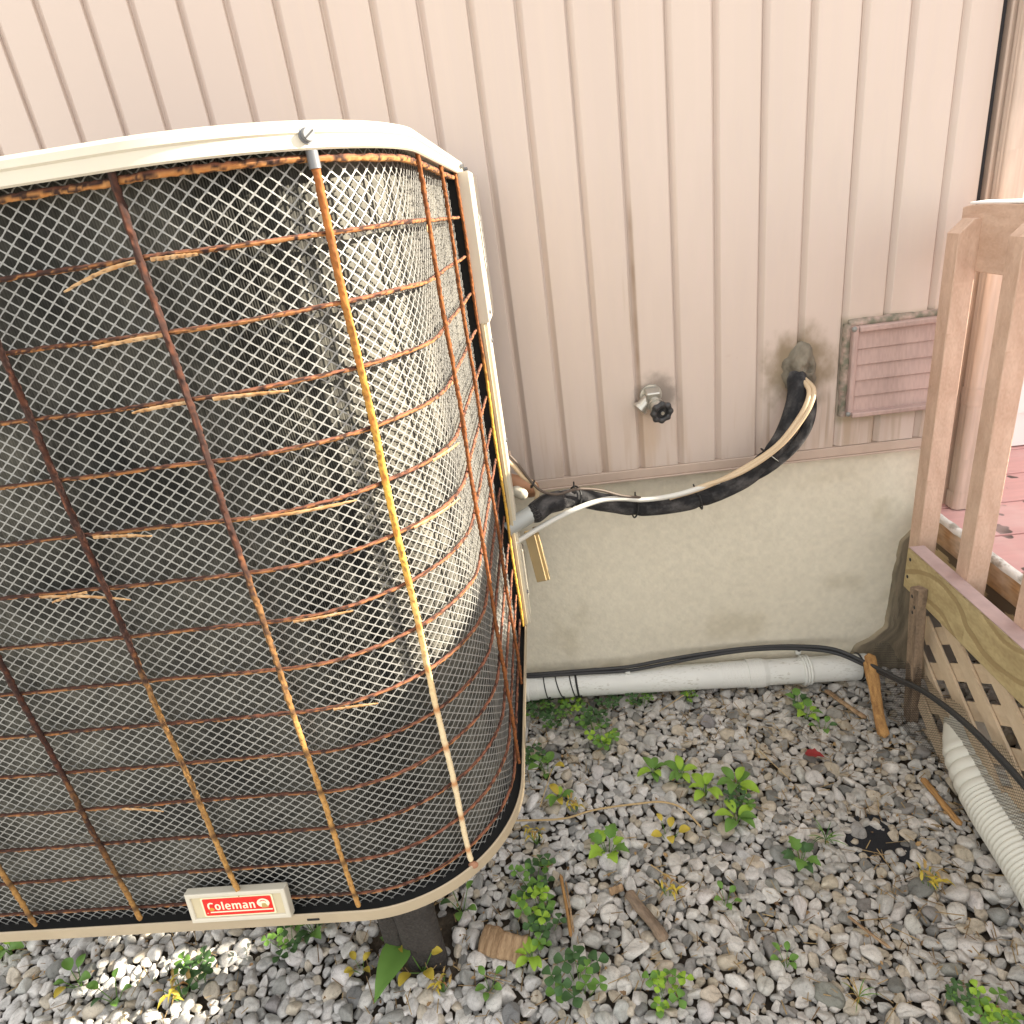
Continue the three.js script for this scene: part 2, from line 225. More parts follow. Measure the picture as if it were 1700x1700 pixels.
// downspout
{
  const d = thing('downspout', 'fluted beige downspout at the house corner behind the railing', 'downspout');
  const n = 48, sect = []; for (let i = 0; i <= n; i++) { const a = i / n * 6.2832, c = Math.cos(a), s = Math.sin(a), q = 1 / Math.pow(Math.pow(Math.abs(c), 5) + Math.pow(Math.abs(s), 5), 0.2); sect.push([c * q * (0.0265 + 0.0006 * Math.cos(a * 12)), s * q * (0.021 + 0.0006 * Math.cos(a * 12))]); }
  const run = (y0, y1, k = 1) => gridG(n, 1, (i, j) => [0.597 + sect[n - i][0] * k, j ? y1 : y0, 0.036 + sect[n - i][1] * k], null, (i, j) => [i / n * 0.16, j ? y1 : y0]);
  mesh('pipe', mergeGeometries([run(0.572, 2.7), run(0.535, 0.578, 1.07)]), M.down, d);
  mesh('strap', mergeGeometries([run(0.80, 0.842, 1.06), boxG(0.622, 0.64, 0.803, 0.839, 0.012, 0.018, 0.001)]), M.trim, d);
}

// louvred vent
{
  const v = thing('dryer_vent', 'mauve louvred wall vent with grey caulk around its frame', 'vent');
  const fr = [boxG(0.303, 0.316, 0.806, 1.014, 0.008, 0.036, 0.004), boxG(0.505, 0.522, 0.806, 1.012, 0.008, 0.036, 0.004), boxG(0.316, 0.505, 1.0, 1.014, 0.008, 0.038, 0.004), boxG(0.308, 0.518, 0.803, 0.8145, 0.008, 0.05, 0.003), boxG(0.316, 0.505, 0.8145, 1.0, 0.006, 0.012, 0.001)];
  mesh('frame', mergeGeometries(fr), M.vent, v);
  for (let i = 0; i < 5; i++) { const h = 0.0372, yt = 1.0005 - i * h; const g = new RoundedBoxGeometry(0.187, h + 0.004, 0.003, 2, 0.0012); g.rotateX(-0.13 - 0.02 * ((i * 7) % 3)); g.translate(0.4105, yt - h / 2 - 0.0005, 0.0255); mesh('louvre', uvm(g), M.vent, v); }
  const bead = (pts, s) => gridG(9, 40, (i, j) => { const t = j / 40, a = i / 9 * Math.PI, p = [mix(pts[0], pts[2], t), mix(pts[1], pts[3], t)], r = 0.0075 + 0.006 * fbm(t * 9, s, 2), hor = Math.abs(pts[2] - pts[0]) > 0.1; const o = -Math.cos(a) * r; return hor ? [p[0], p[1] + o, 0.010 + Math.sin(a) * r * 1.3] : [p[0] - o, p[1], 0.010 + Math.sin(a) * r * 1.3]; }, null, (i, j) => [i * 0.004, j * 0.006]);
  mesh('caulk', mergeGeometries([bead([0.298, 1.018, 0.525, 1.017], 3), bead([0.2985, 1.02, 0.299, 0.80], 8)]), M.caulk, v);
  const sc = []; for (const [x, y] of [[0.305, 1.009], [0.305, 0.809]]) { const s = new THREE.SphereGeometry(0.0062, 12, 8); s.translate(x, y, 0.034); sc.push(s); }
  for (const g of sc) mesh('caulk_dab', g, M.galv, v);
}

// hose tap
{
  const t = thing('hose_tap', 'silver hose tap with a black hand wheel on the siding', 'tap');
  const ax = V(0.10, -0.40, 1).normalize(), base = V(-0.156, 0.912, 0.012);
  const P = k => base.clone().addScaledVector(ax, k), A = (a, b, r0, r1, n = 24) => cyl(P(a).toArray(), P(b).toArray(), r0, r1, n);
  const block = new RoundedBoxGeometry(0.034, 0.026, 0.030, 3, 0.004); block.rotateX(0.25); block.translate(-0.155, 0.913, 0.034);
  const spout = cyl([-0.16, 0.905, 0.028], [-0.184, 0.884, 0.032], 0.015, 0.0165, 24), lip = cyl([-0.182, 0.886, 0.0315], [-0.188, 0.881, 0.033], 0.0185, 0.0185, 24);
  const fl = new THREE.CylinderGeometry(0.026, 0.027, 0.005, 28); fl.rotateX(Math.PI / 2); fl.translate(-0.156, 0.908, 0.014);
  mesh('tap_body', mergeGeometries([fl, block, spout, lip, A(0.012, 0.05, 0.0145, 0.0135)].map(g => { const q = g.index ? g.toNonIndexed() : g; return q; })), M.flange, t);
  mesh('packing_nut', mergeGeometries([A(0.05, 0.064, 0.0165, 0.0165, 6), A(0.046, 0.05, 0.0185, 0.0185, 28)].map(g => g.toNonIndexed())), M.flange, t);
  const n = 96, w = gridG(n, 20, (i, j) => { const a = i / n * 6.2832, b = j / 20 * 6.2832, R = 0.0195 + 0.0007 * Math.cos(a * 8), r = 0.0072 + 0.0009 * Math.cos(a * 8); return [Math.cos(a) * (R + r * Math.cos(b)), Math.sin(a) * (R + r * Math.cos(b)), r * 1.0 * Math.sin(b)]; });
  const web = new THREE.CylinderGeometry(0.017, 0.017, 0.003, 28); web.rotateX(Math.PI / 2); web.translate(0, 0, -0.003);
  const hub = new THREE.CylinderGeometry(0.0065, 0.008, 0.008, 20); hub.rotateX(Math.PI / 2);
  const wheel = mesh('hand_wheel', mergeGeometries([w, web, hub].map(g => g.toNonIndexed())), M.wheel, t);
  const q = new THREE.Quaternion().setFromUnitVectors(V(0, 0, 1), V(0.22, -0.18, 1).normalize()); wheel.quaternion.copy(q); wheel.position.copy(P(0.078)); wheel.position.x += 0.006;
  const scr = new THREE.CylinderGeometry(0.004, 0.0045, 0.004, 16); scr.rotateX(Math.PI / 2); scr.translate(0, 0, 0.005); mesh('wheel_screw', scr, M.flange, wheel);
}

// ---------------------------------------------------------------- pipes and cables between wall and unit
const ringAt = (pts, t, R, r) => { const c = new THREE.CatmullRomCurve3(pts.map(p => V(...p)), false, 'centripetal'), p = c.getPointAt(t), d = c.getTangentAt(t); const g = new THREE.TorusGeometry(R, r, 8, 32); g.applyQuaternion(new THREE.Quaternion().setFromUnitVectors(V(0, 0, 1), d)); g.translate(p.x, p.y, p.z); return [g, p]; };
{
  const pts = [[0.187, 0.912, 0.012], [0.178, 0.885, 0.05], [0.158, 0.835, 0.078], [0.127, 0.775, 0.09], [0.052, 0.703, 0.095], [-0.063, 0.660, 0.098], [-0.197, 0.656, 0.105], [-0.299, 0.688, 0.122], [-0.364, 0.722, 0.152], [-0.410, 0.730, 0.182]];
  const l = thing('refrigerant_line', 'black foam covered pipe sagging from the wall hole to the cooling unit', 'pipe');
  const curve = new THREE.CatmullRomCurve3(pts.map(p => V(...p)), false, 'centripetal'), N = 170, fr = curve.computeFrenetFrames(N, false);
  mesh('foam_sleeve', gridG(20, N, (i, j) => { const p = curve.getPointAt(j / N), a = i / 20 * 6.2832, t = j / N; let r = 0.0222 * (1 + 0.10 * (fbm(t * 14, Math.cos(a), Math.sin(a)) - 0.5)); for (const q of [0.27, 0.52, 0.72, 0.93]) r *= 1 - 0.13 * Math.exp(-Math.pow((t - q) / 0.012, 2)); const s = Math.cos(a) * r, u = Math.sin(a) * r, n = fr.normals[j], b = fr.binormals[j]; return [p.x + n.x * s + b.x * u, p.y + n.y * s + b.y * u, p.z + n.z * s + b.z * u]; }, null, (i, j) => [j / N * 0.95, i / 20 * 0.14]), M.foam, l);
  mesh('sleeve_end', capped([[-0.404, 0.729, 0.178], [-0.432, 0.731, 0.195], [-0.458, 0.722, 0.213]], 0.0245, 24, 18), M.foam, l);
  mesh('metal_end', tubeG([[-0.448, 0.727, 0.205], [-0.478, 0.718, 0.222], [-0.53, 0.700, 0.243]], 0.0195, 20, 20), std({ color: lin(0.42, 0.44, 0.43), roughness: 0.6, metalness: 0.3 }), l);
  for (const [t, dx, dy] of [[0.27, 0.012, 0.0], [0.52, -0.012, 0.03], [0.72, 0, 0.03], [0.93, 0, 0.03]]) {
    const [g, p] = ringAt(pts, t, 0.0262, 0.0022), tail = cyl([p.x + dx * 0.4, p.y + 0.020, p.z + 0.012], [p.x + dx * 1.3, p.y + 0.022 + dy * 0.8, p.z + 0.016], 0.0022, 0.0018, 8), head = boxG(p.x + dx * 0.4 - 0.004, p.x + dx * 0.4 + 0.004, p.y + 0.017, p.y + 0.024, p.z + 0.012, p.z + 0.02, 0.001);
    mesh('zip_tie', mergeGeometries([g, tail, head].map(q => { const o = q.index ? q.toNonIndexed() : q; return o; })), M.tie, l);
  }
}
mesh('second_line', tubeG([[0.202, 0.905, 0.014], [0.206, 0.872, 0.055], [0.195, 0.825, 0.085], [0.165, 0.776, 0.098], [0.10, 0.722, 0.102], [0.04, 0.694, 0.102]], 0.0125, 60, 12), M.foam, scene);
tag(scene.children.at(-1), 'thinner black pipe running beside the foam covered pipe below the wall hole', 'pipe');
{
  const c = thing('beige_cable', 'pair of beige cables bent down from the grey putty hole', 'cable');
  for (const o of [0, 0.0105]) mesh('strand', tubeG([[0.190 + o * 0.7, 0.910, 0.03], [0.192 + o, 0.893, 0.082], [0.178 + o, 0.868, 0.106], [0.149 + o, 0.828, 0.118], [0.107 + o * 0.9, 0.783, 0.125], [0.02 + o, 0.730, 0.124 + o * 0.4], [-0.06, 0.697 + o * 0.4, 0.121], [-0.14, 0.680, 0.122]], 0.0056, 90, 10), M.beige, c);
}
mesh('white_cable', tubeG([[-0.02, 0.708, 0.118], [-0.126, 0.688, 0.126], [-0.205, 0.690, 0.136], [-0.255, 0.703, 0.146], [-0.302, 0.711, 0.160], [-0.352, 0.708, 0.178], [-0.400, 0.699, 0.197], [-0.454, 0.686, 0.222], [-0.53, 0.658, 0.250]], 0.0062, 90, 12), M.whiteCable, scene);
tag(scene.children.at(-1), 'white cable curving in front of the black pipe into the cooling unit', 'cable');
mesh('brown_wire', mergeGeometries([tubeG([[-0.503, 0.864, 0.20], [-0.484, 0.836, 0.20], [-0.462, 0.797, 0.203], [-0.440, 0.771, 0.208], [-0.405, 0.757, 0.205], [-0.362, 0.757, 0.188], [-0.31, 0.741, 0.168], [-0.255, 0.712, 0.15], [-0.21, 0.697, 0.138]], 0.0032, 90, 8), cyl([-0.503, 0.862, 0.2], [-0.504, 0.872, 0.2], 0.0055, 0.0055, 8)]), M.brownWire, scene);
tag(scene.children.at(-1), 'thin dark brown wire looping over the black pipe near the cooling unit', 'wire');
{
  const c = thing('yellow_cable', 'short pale yellow cable hanging beside the corner of the cooling unit', 'cable');
  mesh('strand', tubeG([[-0.53, 0.875, 0.21], [-0.50, 0.842, 0.2], [-0.477, 0.806, 0.198], [-0.456, 0.786, 0.198], [-0.450, 0.760, 0.195], [-0.458, 0.735, 0.19]], 0.0052, 50, 10), M.beige, c);
  const [g] = ringAt([[-0.48, 0.80, 0.2], [-0.44, 0.775, 0.2]], 0.55, 0.0085, 0.002); mesh('zip_tie', g, M.tie, c);
}
{ // two pale straps hanging behind the unit and a copper valve cap
  const s = thing('hanging_strap', 'tan flat strap hanging behind the corner of the cooling unit', 'strap');
  const g = boxG(-0.012, 0.012, -0.07, 0.07, -0.004, 0.004, 0.002); g.rotateZ(0.11); g.translate(-0.474, 0.597, 0.192); mesh('strap_face', g, M.strap, s);
  const g2 = boxG(-0.006, 0.006, -0.072, 0.068, -0.011, 0.011, 0.002); g2.rotateZ(0.11); g2.translate(-0.460, 0.597, 0.178); mesh('strap_side', g2, M.strap, s);
  const v = thing('copper_fitting', 'brown copper pipe fitting behind the corner of the cooling unit', 'pipe fitting');
  mesh('elbow', capped([[-0.53, 0.775, 0.13], [-0.492, 0.762, 0.135], [-0.468, 0.748, 0.13]], 0.022, 20, 16), std({ color: lin(0.34, 0.17, 0.09), roughness: 0.5, metalness: 0.2 }), v);
  mesh('cap', capped([[-0.50, 0.756, 0.158], [-0.487, 0.751, 0.166]], 0.014, 10, 14), M.cream, v);
}

// PVC drain pipe low on the foundation
{
  const d = thing('drain_pipe', 'white plastic drain pipe running low along the foundation', 'pipe');
  const yc = x => 0.0865 + (0.056 - 0.0865) * (x + 0.545) / 0.945, zc = 0.036;
  const sleeve = (x0, x1, r, r1 = r) => cyl([x0, yc(x0), zc], [x1, yc(x1), zc], r, r1, 40);
  mesh('pipe', sleeve(-0.60, 0.408, 0.0365), M.pvc, d);
  mesh('coupling', mergeGeometries([sleeve(0.0, 0.073, 0.0378), sleeve(0.073, 0.115, 0.0412), sleeve(0.115, 0.13, 0.0412, 0.0368)]), M.pvc, d);
  mesh('coupling', sleeve(-0.60, -0.525, 0.0392), M.pvc, d);
  for (const x of [0.237, -0.565]) {
    const parts = []; for (const o of [-0.008, 0, 0.008]) { const t = new THREE.TorusGeometry(0.0388, 0.0042, 10, 40); t.rotateY(Math.PI / 2); t.translate(x + o, yc(x), zc); parts.push(t); }
    const ear = boxG(x - 0.018, x - 0.002, yc(x) + 0.034, yc(x) + 0.066, 0.0, 0.012, 0.005), hole = cyl([x - 0.01, yc(x) + 0.054, 0.01], [x - 0.01, yc(x) + 0.054, 0.0135], 0.0055, 0.0055, 16);
    const c = mesh('clamp', mergeGeometries([...parts, ear].map(q => q.index ? q.toNonIndexed() : q)), M.pvc, d); mesh('clamp_screw', hole, M.tie, c);
  }
  for (const [x, tilt, r] of [[-0.502, 0.12, 0.0016], [-0.462, 0.28, 0.0018], [-0.424, 0.2, 0.0018], [-0.411, 0.08, 0.003], [0.385, -0.05, 0.0026]]) { const t = new THREE.TorusGeometry(0.0378, r, 8, 40); t.rotateY(Math.PI / 2); t.rotateZ(tilt); t.translate(x, yc(x), zc); const knob = new THREE.BoxGeometry(0.006, 0.006, 0.006); knob.translate(x + 0.008, yc(x) - 0.018, zc + 0.034); mesh('zip_tie', mergeGeometries([t, knob]), M.tie, d); }
  mesh('cable_clip', boxG(-0.271, -0.257, yc(-0.26) + 0.034, yc(-0.26) + 0.044, 0.04, 0.052, 0.002), M.pvc, d);
}
{
  const c = thing('black_cable', 'long black cable lying over the white drain pipe and across the stake to the right', 'cable');
  const a = [[-0.60, 0.135, 0.03], [-0.542, 0.138, 0.04], [-0.40, 0.137, 0.042], [-0.26, 0.136, 0.042], [-0.16, 0.145, 0.038], [-0.05, 0.146, 0.026], [0.09, 0.149, 0.022], [0.22, 0.143, 0.026], [0.31, 0.139, 0.05], [0.375, 0.128, 0.11], [0.402, 0.15, 0.20], [0.408, 0.194, 0.30], [0.41, 0.238, 0.455], [0.41, 0.252, 0.555], [0.41, 0.255, 0.66], [0.40, 0.24, 0.85]];
  const A = [0, 0.0085].map((o, k) => tubeG(a.map((p, i) => [p[0] + o * 0.3, p[1] - o - 0.004 + (k ? 0.003 * Math.sin(i * 1.3) : 0), p[2] + o * 0.4]), 0.0050, 160, 10));
  for (const g of A) mesh('strand', g, std({ color: lin(0.035, 0.035, 0.037), roughness: 0.55 }), c);
}

// ---------------------------------------------------------------- the cooling unit
const CX = -0.753, CZ = 0.722, R0 = 0.228, ARC = R0 * Math.PI / 2;
function path(s, off) { // s = 0 where the front meets the right corner; returns x, z and the outward normal
  if (s < 0) return [CX + s, CZ + R0 + off, 0, 1];
  if (s < ARC) { const a = s / R0; return [CX + Math.sin(a) * (R0 + off), CZ + Math.cos(a) * (R0 + off), Math.sin(a), Math.cos(a)]; }
  return [CX + R0 + off, CZ - (s - ARC), 1, 0];
}
const unit = thing('condenser_unit', 'large cream outdoor cooling unit with a rusty peeling wire grille', 'air conditioner');
const HY = h => 1.4231 - 0.0681 * h - (h === 0 ? 0.0018 : 0);
// fins: dusty pale edges, valleys coloured dark to paint the shade between them
{
  const s0 = -0.93, s1 = ARC + 0.43, pitch = 0.0031, n = Math.round((s1 - s0) / pitch) * 2, rows = 40;
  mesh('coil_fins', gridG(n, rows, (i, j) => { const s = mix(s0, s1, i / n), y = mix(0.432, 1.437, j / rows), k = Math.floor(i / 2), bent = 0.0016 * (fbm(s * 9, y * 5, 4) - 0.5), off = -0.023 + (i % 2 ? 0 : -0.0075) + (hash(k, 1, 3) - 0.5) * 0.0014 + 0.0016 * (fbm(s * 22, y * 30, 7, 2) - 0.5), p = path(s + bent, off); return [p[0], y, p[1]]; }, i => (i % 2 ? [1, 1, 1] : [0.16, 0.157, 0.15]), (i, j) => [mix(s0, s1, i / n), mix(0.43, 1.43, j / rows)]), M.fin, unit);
  mesh('light_block_core', mergeGeometries([boxG(-1.60, -0.60, 0.44, 1.432, 0.12, 0.86, 0.06), boxG(-1.60, -0.80, 0.44, 1.432, 0.86, 0.905, 0.01)]), M.black, unit);  // added black core that blocks light passing through the coil
}
// expanded metal mesh: two families of tilted strands
{
  const P = [], I = [], s0 = -0.93, s1 = ARC + 0.437, y0 = 0.436, y1 = 1.44, m = 0.8, Q = 0.0139, w0 = 0.00064, th = 0.00014, ca = Math.cos(0.16), sa = Math.sin(0.16), half = 0.0139 / 1.6, L = Math.hypot(1, m);
  for (const dir of [1, -1]) {
    const lo = dir > 0 ? y0 - m * s1 : y0 + m * s0, hi = dir > 0 ? y1 - m * s0 : y1 + m * s1;
    for (let b = Math.ceil(lo / Q) * Q; b < hi; b += Q) {
      let a = s0, e = s1; const sy = y => (y - b) / (dir * m), q = [sy(y0), sy(y1)].sort((x, y) => x - y); a = Math.max(a, q[0]); e = Math.min(e, q[1]); if (e - a < 0.006) continue;
      let prev = -1; const S = [a]; for (let k = Math.floor(a / half * 2) + 1; k * half / 2 < e - 1e-4; k++) S.push(k * half / 2); S.push(e);
      for (let i = 0; i < S.length; i++) {
        const s = S[i], w = w0 * (Math.abs(s / half - Math.round(s / half)) < 0.1 ? 1.55 : 0.92), y = b + dir * m * s, p = path(s, -0.011), tx = p[3], tz = -p[2]; // unit tangent along s
        // along strand: (1, dir*m)/L ; perpendicular with +y: (-dir*m, 1)/L ; face normal leans that way
        const pu = -dir * m / L, pv = 1 / L; const wob = 0.0007 * (hash(i, Math.round(b / Q), dir + 5) - 0.5);
        const base = P.length / 3;
        for (const [aa, bb] of [[-w, -th], [w, -th], [w, th], [-w, th]]) { // aa across the strand face, bb along its normal
          const across = aa * ca + bb * sa, out = -aa * sa + bb * ca + wob;
          P.push(p[0] + tx * pu * across + p[2] * out, y + pv * across, p[1] + tz * pu * across + p[3] * out);
        }
        if (prev >= 0) for (let k = 0; k < 4; k++) { const A = prev + k, B = prev + (k + 1) % 4, C = base + k, D = base + (k + 1) % 4; I.push(A, C, B, B, C, D); }
        prev = base;
      }
    }
  }
  const g = new THREE.BufferGeometry(); g.setAttribute('position', new THREE.Float32BufferAttribute(P, 3)); g.setIndex(I);
  const gg = g.toNonIndexed(); gg.computeVertexNormals();
  const mm = mesh('wire_mesh', gg, M.galv, unit); mm.userData.label = 'diamond patterned expanded metal guard over the fins'; mm.userData.kind = 'stuff';
}
// rusty grille
const RUST = { dark: [0.028, 0.011, 0.008], mid: [0.115, 0.036, 0.016], red: [0.31, 0.12, 0.07], orange: [0.44, 0.15, 0.03], tan: [0.52, 0.28, 0.10], cream: [0.74, 0.60, 0.38], yellow: [0.72, 0.42, 0.07] };
function wire(name, ps, a0, a1, r, seed, colour, rough = 1) { // ps(t) -> {p, n, b}
  const len = a1 - a0, N = Math.round(len / 0.0022), K = 9;
  const g = gridG(K, N, (i, j) => {
    const t = mix(a0, a1, j / N), f = ps(t), a = i / K * 6.2832, cx = Math.cos(a), sx = Math.sin(a);
    const nz = fbm(t * 260, cx * 1.5 + seed * 3.1, sx * 1.5, 3), big = fbm(t * 60, cx + seed, sx + 9, 2), end = Math.min(1, Math.min(j, N - j) / 1.5 + 0.25);
    const rr = r * (1 + rough * (0.55 * (nz - 0.5) + 0.22 * (big - 0.5))) * end;
    return [f.p[0] + rr * (cx * f.n[0] + sx * f.b[0]), f.p[1] + rr * (cx * f.n[1] + sx * f.b[1]), f.p[2] + rr * (cx * f.n[2] + sx * f.b[2])];
  }, (i, j) => { const t = mix(a0, a1, j / N), a = i / K * 6.2832; return colour(t, a, fbm(t * 130, Math.cos(a) * 1.6 + seed * 5.7, Math.sin(a) * 1.6, 3), fbm(t * 7, seed * 2.3, 1, 2)); }, (i, j) => [mix(a0, a1, j / N), i / K * 0.02]);
  return mesh(name, g, M.rust, unit);
}
// horizontals: dark rust above, flaking tan paint below
for (let h = 0; h <= 14; h++) {
  const y = HY(h), big = h === 0 ? 1.5 : 1;
  const wav = s => 0.0006 * Math.sin(s * 17 + h * 2.1) + 0.0003 * Math.sin(s * 47 + h);
  wire('horizontal_wire', s => { const q = path(s, -0.002), u = wav(s); return { p: [q[0], y + u, q[1]], n: [q[2], 0, q[3]], b: [0, 1, 0] }; }, -0.93, ARC + 0.462, 0.0025 * big, h + 1,
    (s, a, n, slow) => { const under = step(0.15, -0.55, Math.sin(a) - 0.25 * Math.cos(a)); const patch = step(0.40, 0.56, n + 0.35 * (slow - 0.5)); let c = mixc(RUST.dark, RUST.mid, cl(n * 2.2 - 0.75)); c = mixc(c, RUST.red, 0.65 * step(-0.12, 0.16, s) * step(0.35, 0.6, n)); return mixc(c, mixc(RUST.tan, RUST.orange, cl(n * 1.8 - 0.6)), under * patch * (h === 0 ? 1 : 0.85)); }, 1.7);  // the red ramp along each bar paints its sunlit stretch round the corner
}
// verticals
const VS = [[-0.857, 0], [-0.687, 1], [-0.516, 2], [-0.3455, 3], [-0.1752, 4], [-0.0038, 5], [0.1735, 6], [ARC + 0.0247, 7], [ARC + 0.2465, 8], [ARC + 0.4596, 9]];
for (const [s, k] of VS) {
  const q = path(s, 0.004), fat = k === 6 ? 0.92 : k >= 7 ? 0.66 : 0.76;
  wire('vertical_wire', y => ({ p: [q[0] + 0.0008 * Math.sin(y * 23 + k), y, q[1]], n: [q[2], 0, q[3]], b: [-q[3], 0, q[2]] }), 0.448, k === 6 ? 1.425 : 1.437, 0.0046 * fat, 40 + k,
    (y, a, n, slow) => {
      let c = mixc(RUST.dark, RUST.mid, cl(n * 2.4 - (k <= 5 ? 0.95 : 0.65)));
      const low = 1.43 - y; // distance from the top
      const knot = Math.exp(-Math.pow((((low + 0.034) % 0.0681) - 0.034) / 0.006, 2));
      if (k === 6) { const paintAmt = step(0.05, 0.42, low + 0.3 * (n - 0.5)), shadeAmt = step(0.42, 0.75, low); c = mixc(mixc(RUST.orange, RUST.mid, n), mixc(RUST.yellow, RUST.cream, shadeAmt), paintAmt * (1 - 0.75 * step(0.55, 0.62, n) * (1 - shadeAmt))); c = mixc(c, RUST.orange, knot * 0.8); }  // stained paint, with sun painted in as yellow above and shade as cream below
      else if (k >= 7) { c = mixc(mixc(RUST.mid, RUST.orange, cl(n * 1.6 - 0.3)), RUST.dark, 0.75 * step(0.52, 0.64, n)); if (k === 9) c = mixc(c, RUST.yellow, step(0.32, 0.42, low) * step(0.36, 0.5, n + 0.2 * Math.sin(a))); }
      else { const from = [9, 0.9, 0.86, 0.83, 0.62, 0.50][k] || 0.8, paintAmt = step(from - 0.12, from + 0.2, low + 0.35 * (slow - 0.5) + 0.3 * (n - 0.5)) * step(-0.7, 0.2, Math.sin(a + 1.9) + 0.4); c = mixc(c, mixc(mixc(RUST.tan, RUST.mid, 0.25), RUST.yellow, n * 0.45), paintAmt * (1 - 0.5 * step(0.55, 0.65, n))); if (k === 5 || k === 4) { const chip = step(0.58, 0.66, n) * step(0.25, 0.9, Math.sin(a - 0.6)); c = mixc(c, RUST.tan, chip * 0.8 * step(0.2, 0.35, low)); } c = mixc(c, RUST.dark, knot * 0.75); }
      return c;
    }, k === 6 ? 1.0 : 1.8);
}
// flakes of paint peeling off the horizontals: [bar, s at the fixed end, length, droop, direction]
{
  const F = [[1, -0.010, 0.078, 0.017, -1], [1, 0.004, 0.045, 0.001, 1], [2, -0.006, 0.075, 0.003, -1], [3, -0.006, 0.06, 0.003, -1], [3, 0.02, 0.075, 0.0045, 1], [5, -0.165, 0.07, 0.005, 1], [5, 0.02, 0.115, 0.005, 1], [6, -0.26, 0.11, 0.014, 1], [6, -0.20, 0.045, 0.007, -1], [7, 0.03, 0.07, 0.003, 1], [11, -0.29, 0.06, 0.007, 1], [6, 0.20, 0.10, 0.003, 1], [5, 0.255, 0.08, 0.005, 1], [2, 0.375, 0.03, 0.007, 1], [4, 0.37, 0.045, 0.008, 1], [9, 0.045, 0.055, 0.008, 1], [1, 0.40, 0.035, 0.012, -1]];
  F.forEach(([h, s, len, droop, d], k) => {
    const N = 26, w = 0.0021;
    const f = (i, j) => { const t = j / N, ss = s + d * len * t, dr = droop * Math.pow(t, 1.7), a = (i / 4 - 0.5) * 2.4, q = path(ss, 0.0006 + 0.003 * t + Math.cos(a) * w * 0.55), taper = 1 - 0.5 * Math.pow(t, 6); return [q[0] - q[2] * 0.001, HY(h) - 0.0018 - dr + Math.sin(a) * w * taper + 0.0007 * (hash(j, k, i) - 0.5), q[1]]; };
    const g = gridG(4, N, f, (i, j) => { const n = fbm(j * 0.55, k * 3.3, i * 0.3, 2), bar = ((j + Math.floor(n * 3)) % 4 === 0) && i < 3 ? 0.8 : 0; return mixc(mixc(mixc(RUST.tan, RUST.mid, 0.35), RUST.cream, cl(n * 0.9 - 0.3)), RUST.dark, bar * 0.85); });
    mesh('paint_flake', g, M.flake, unit);
  });
}
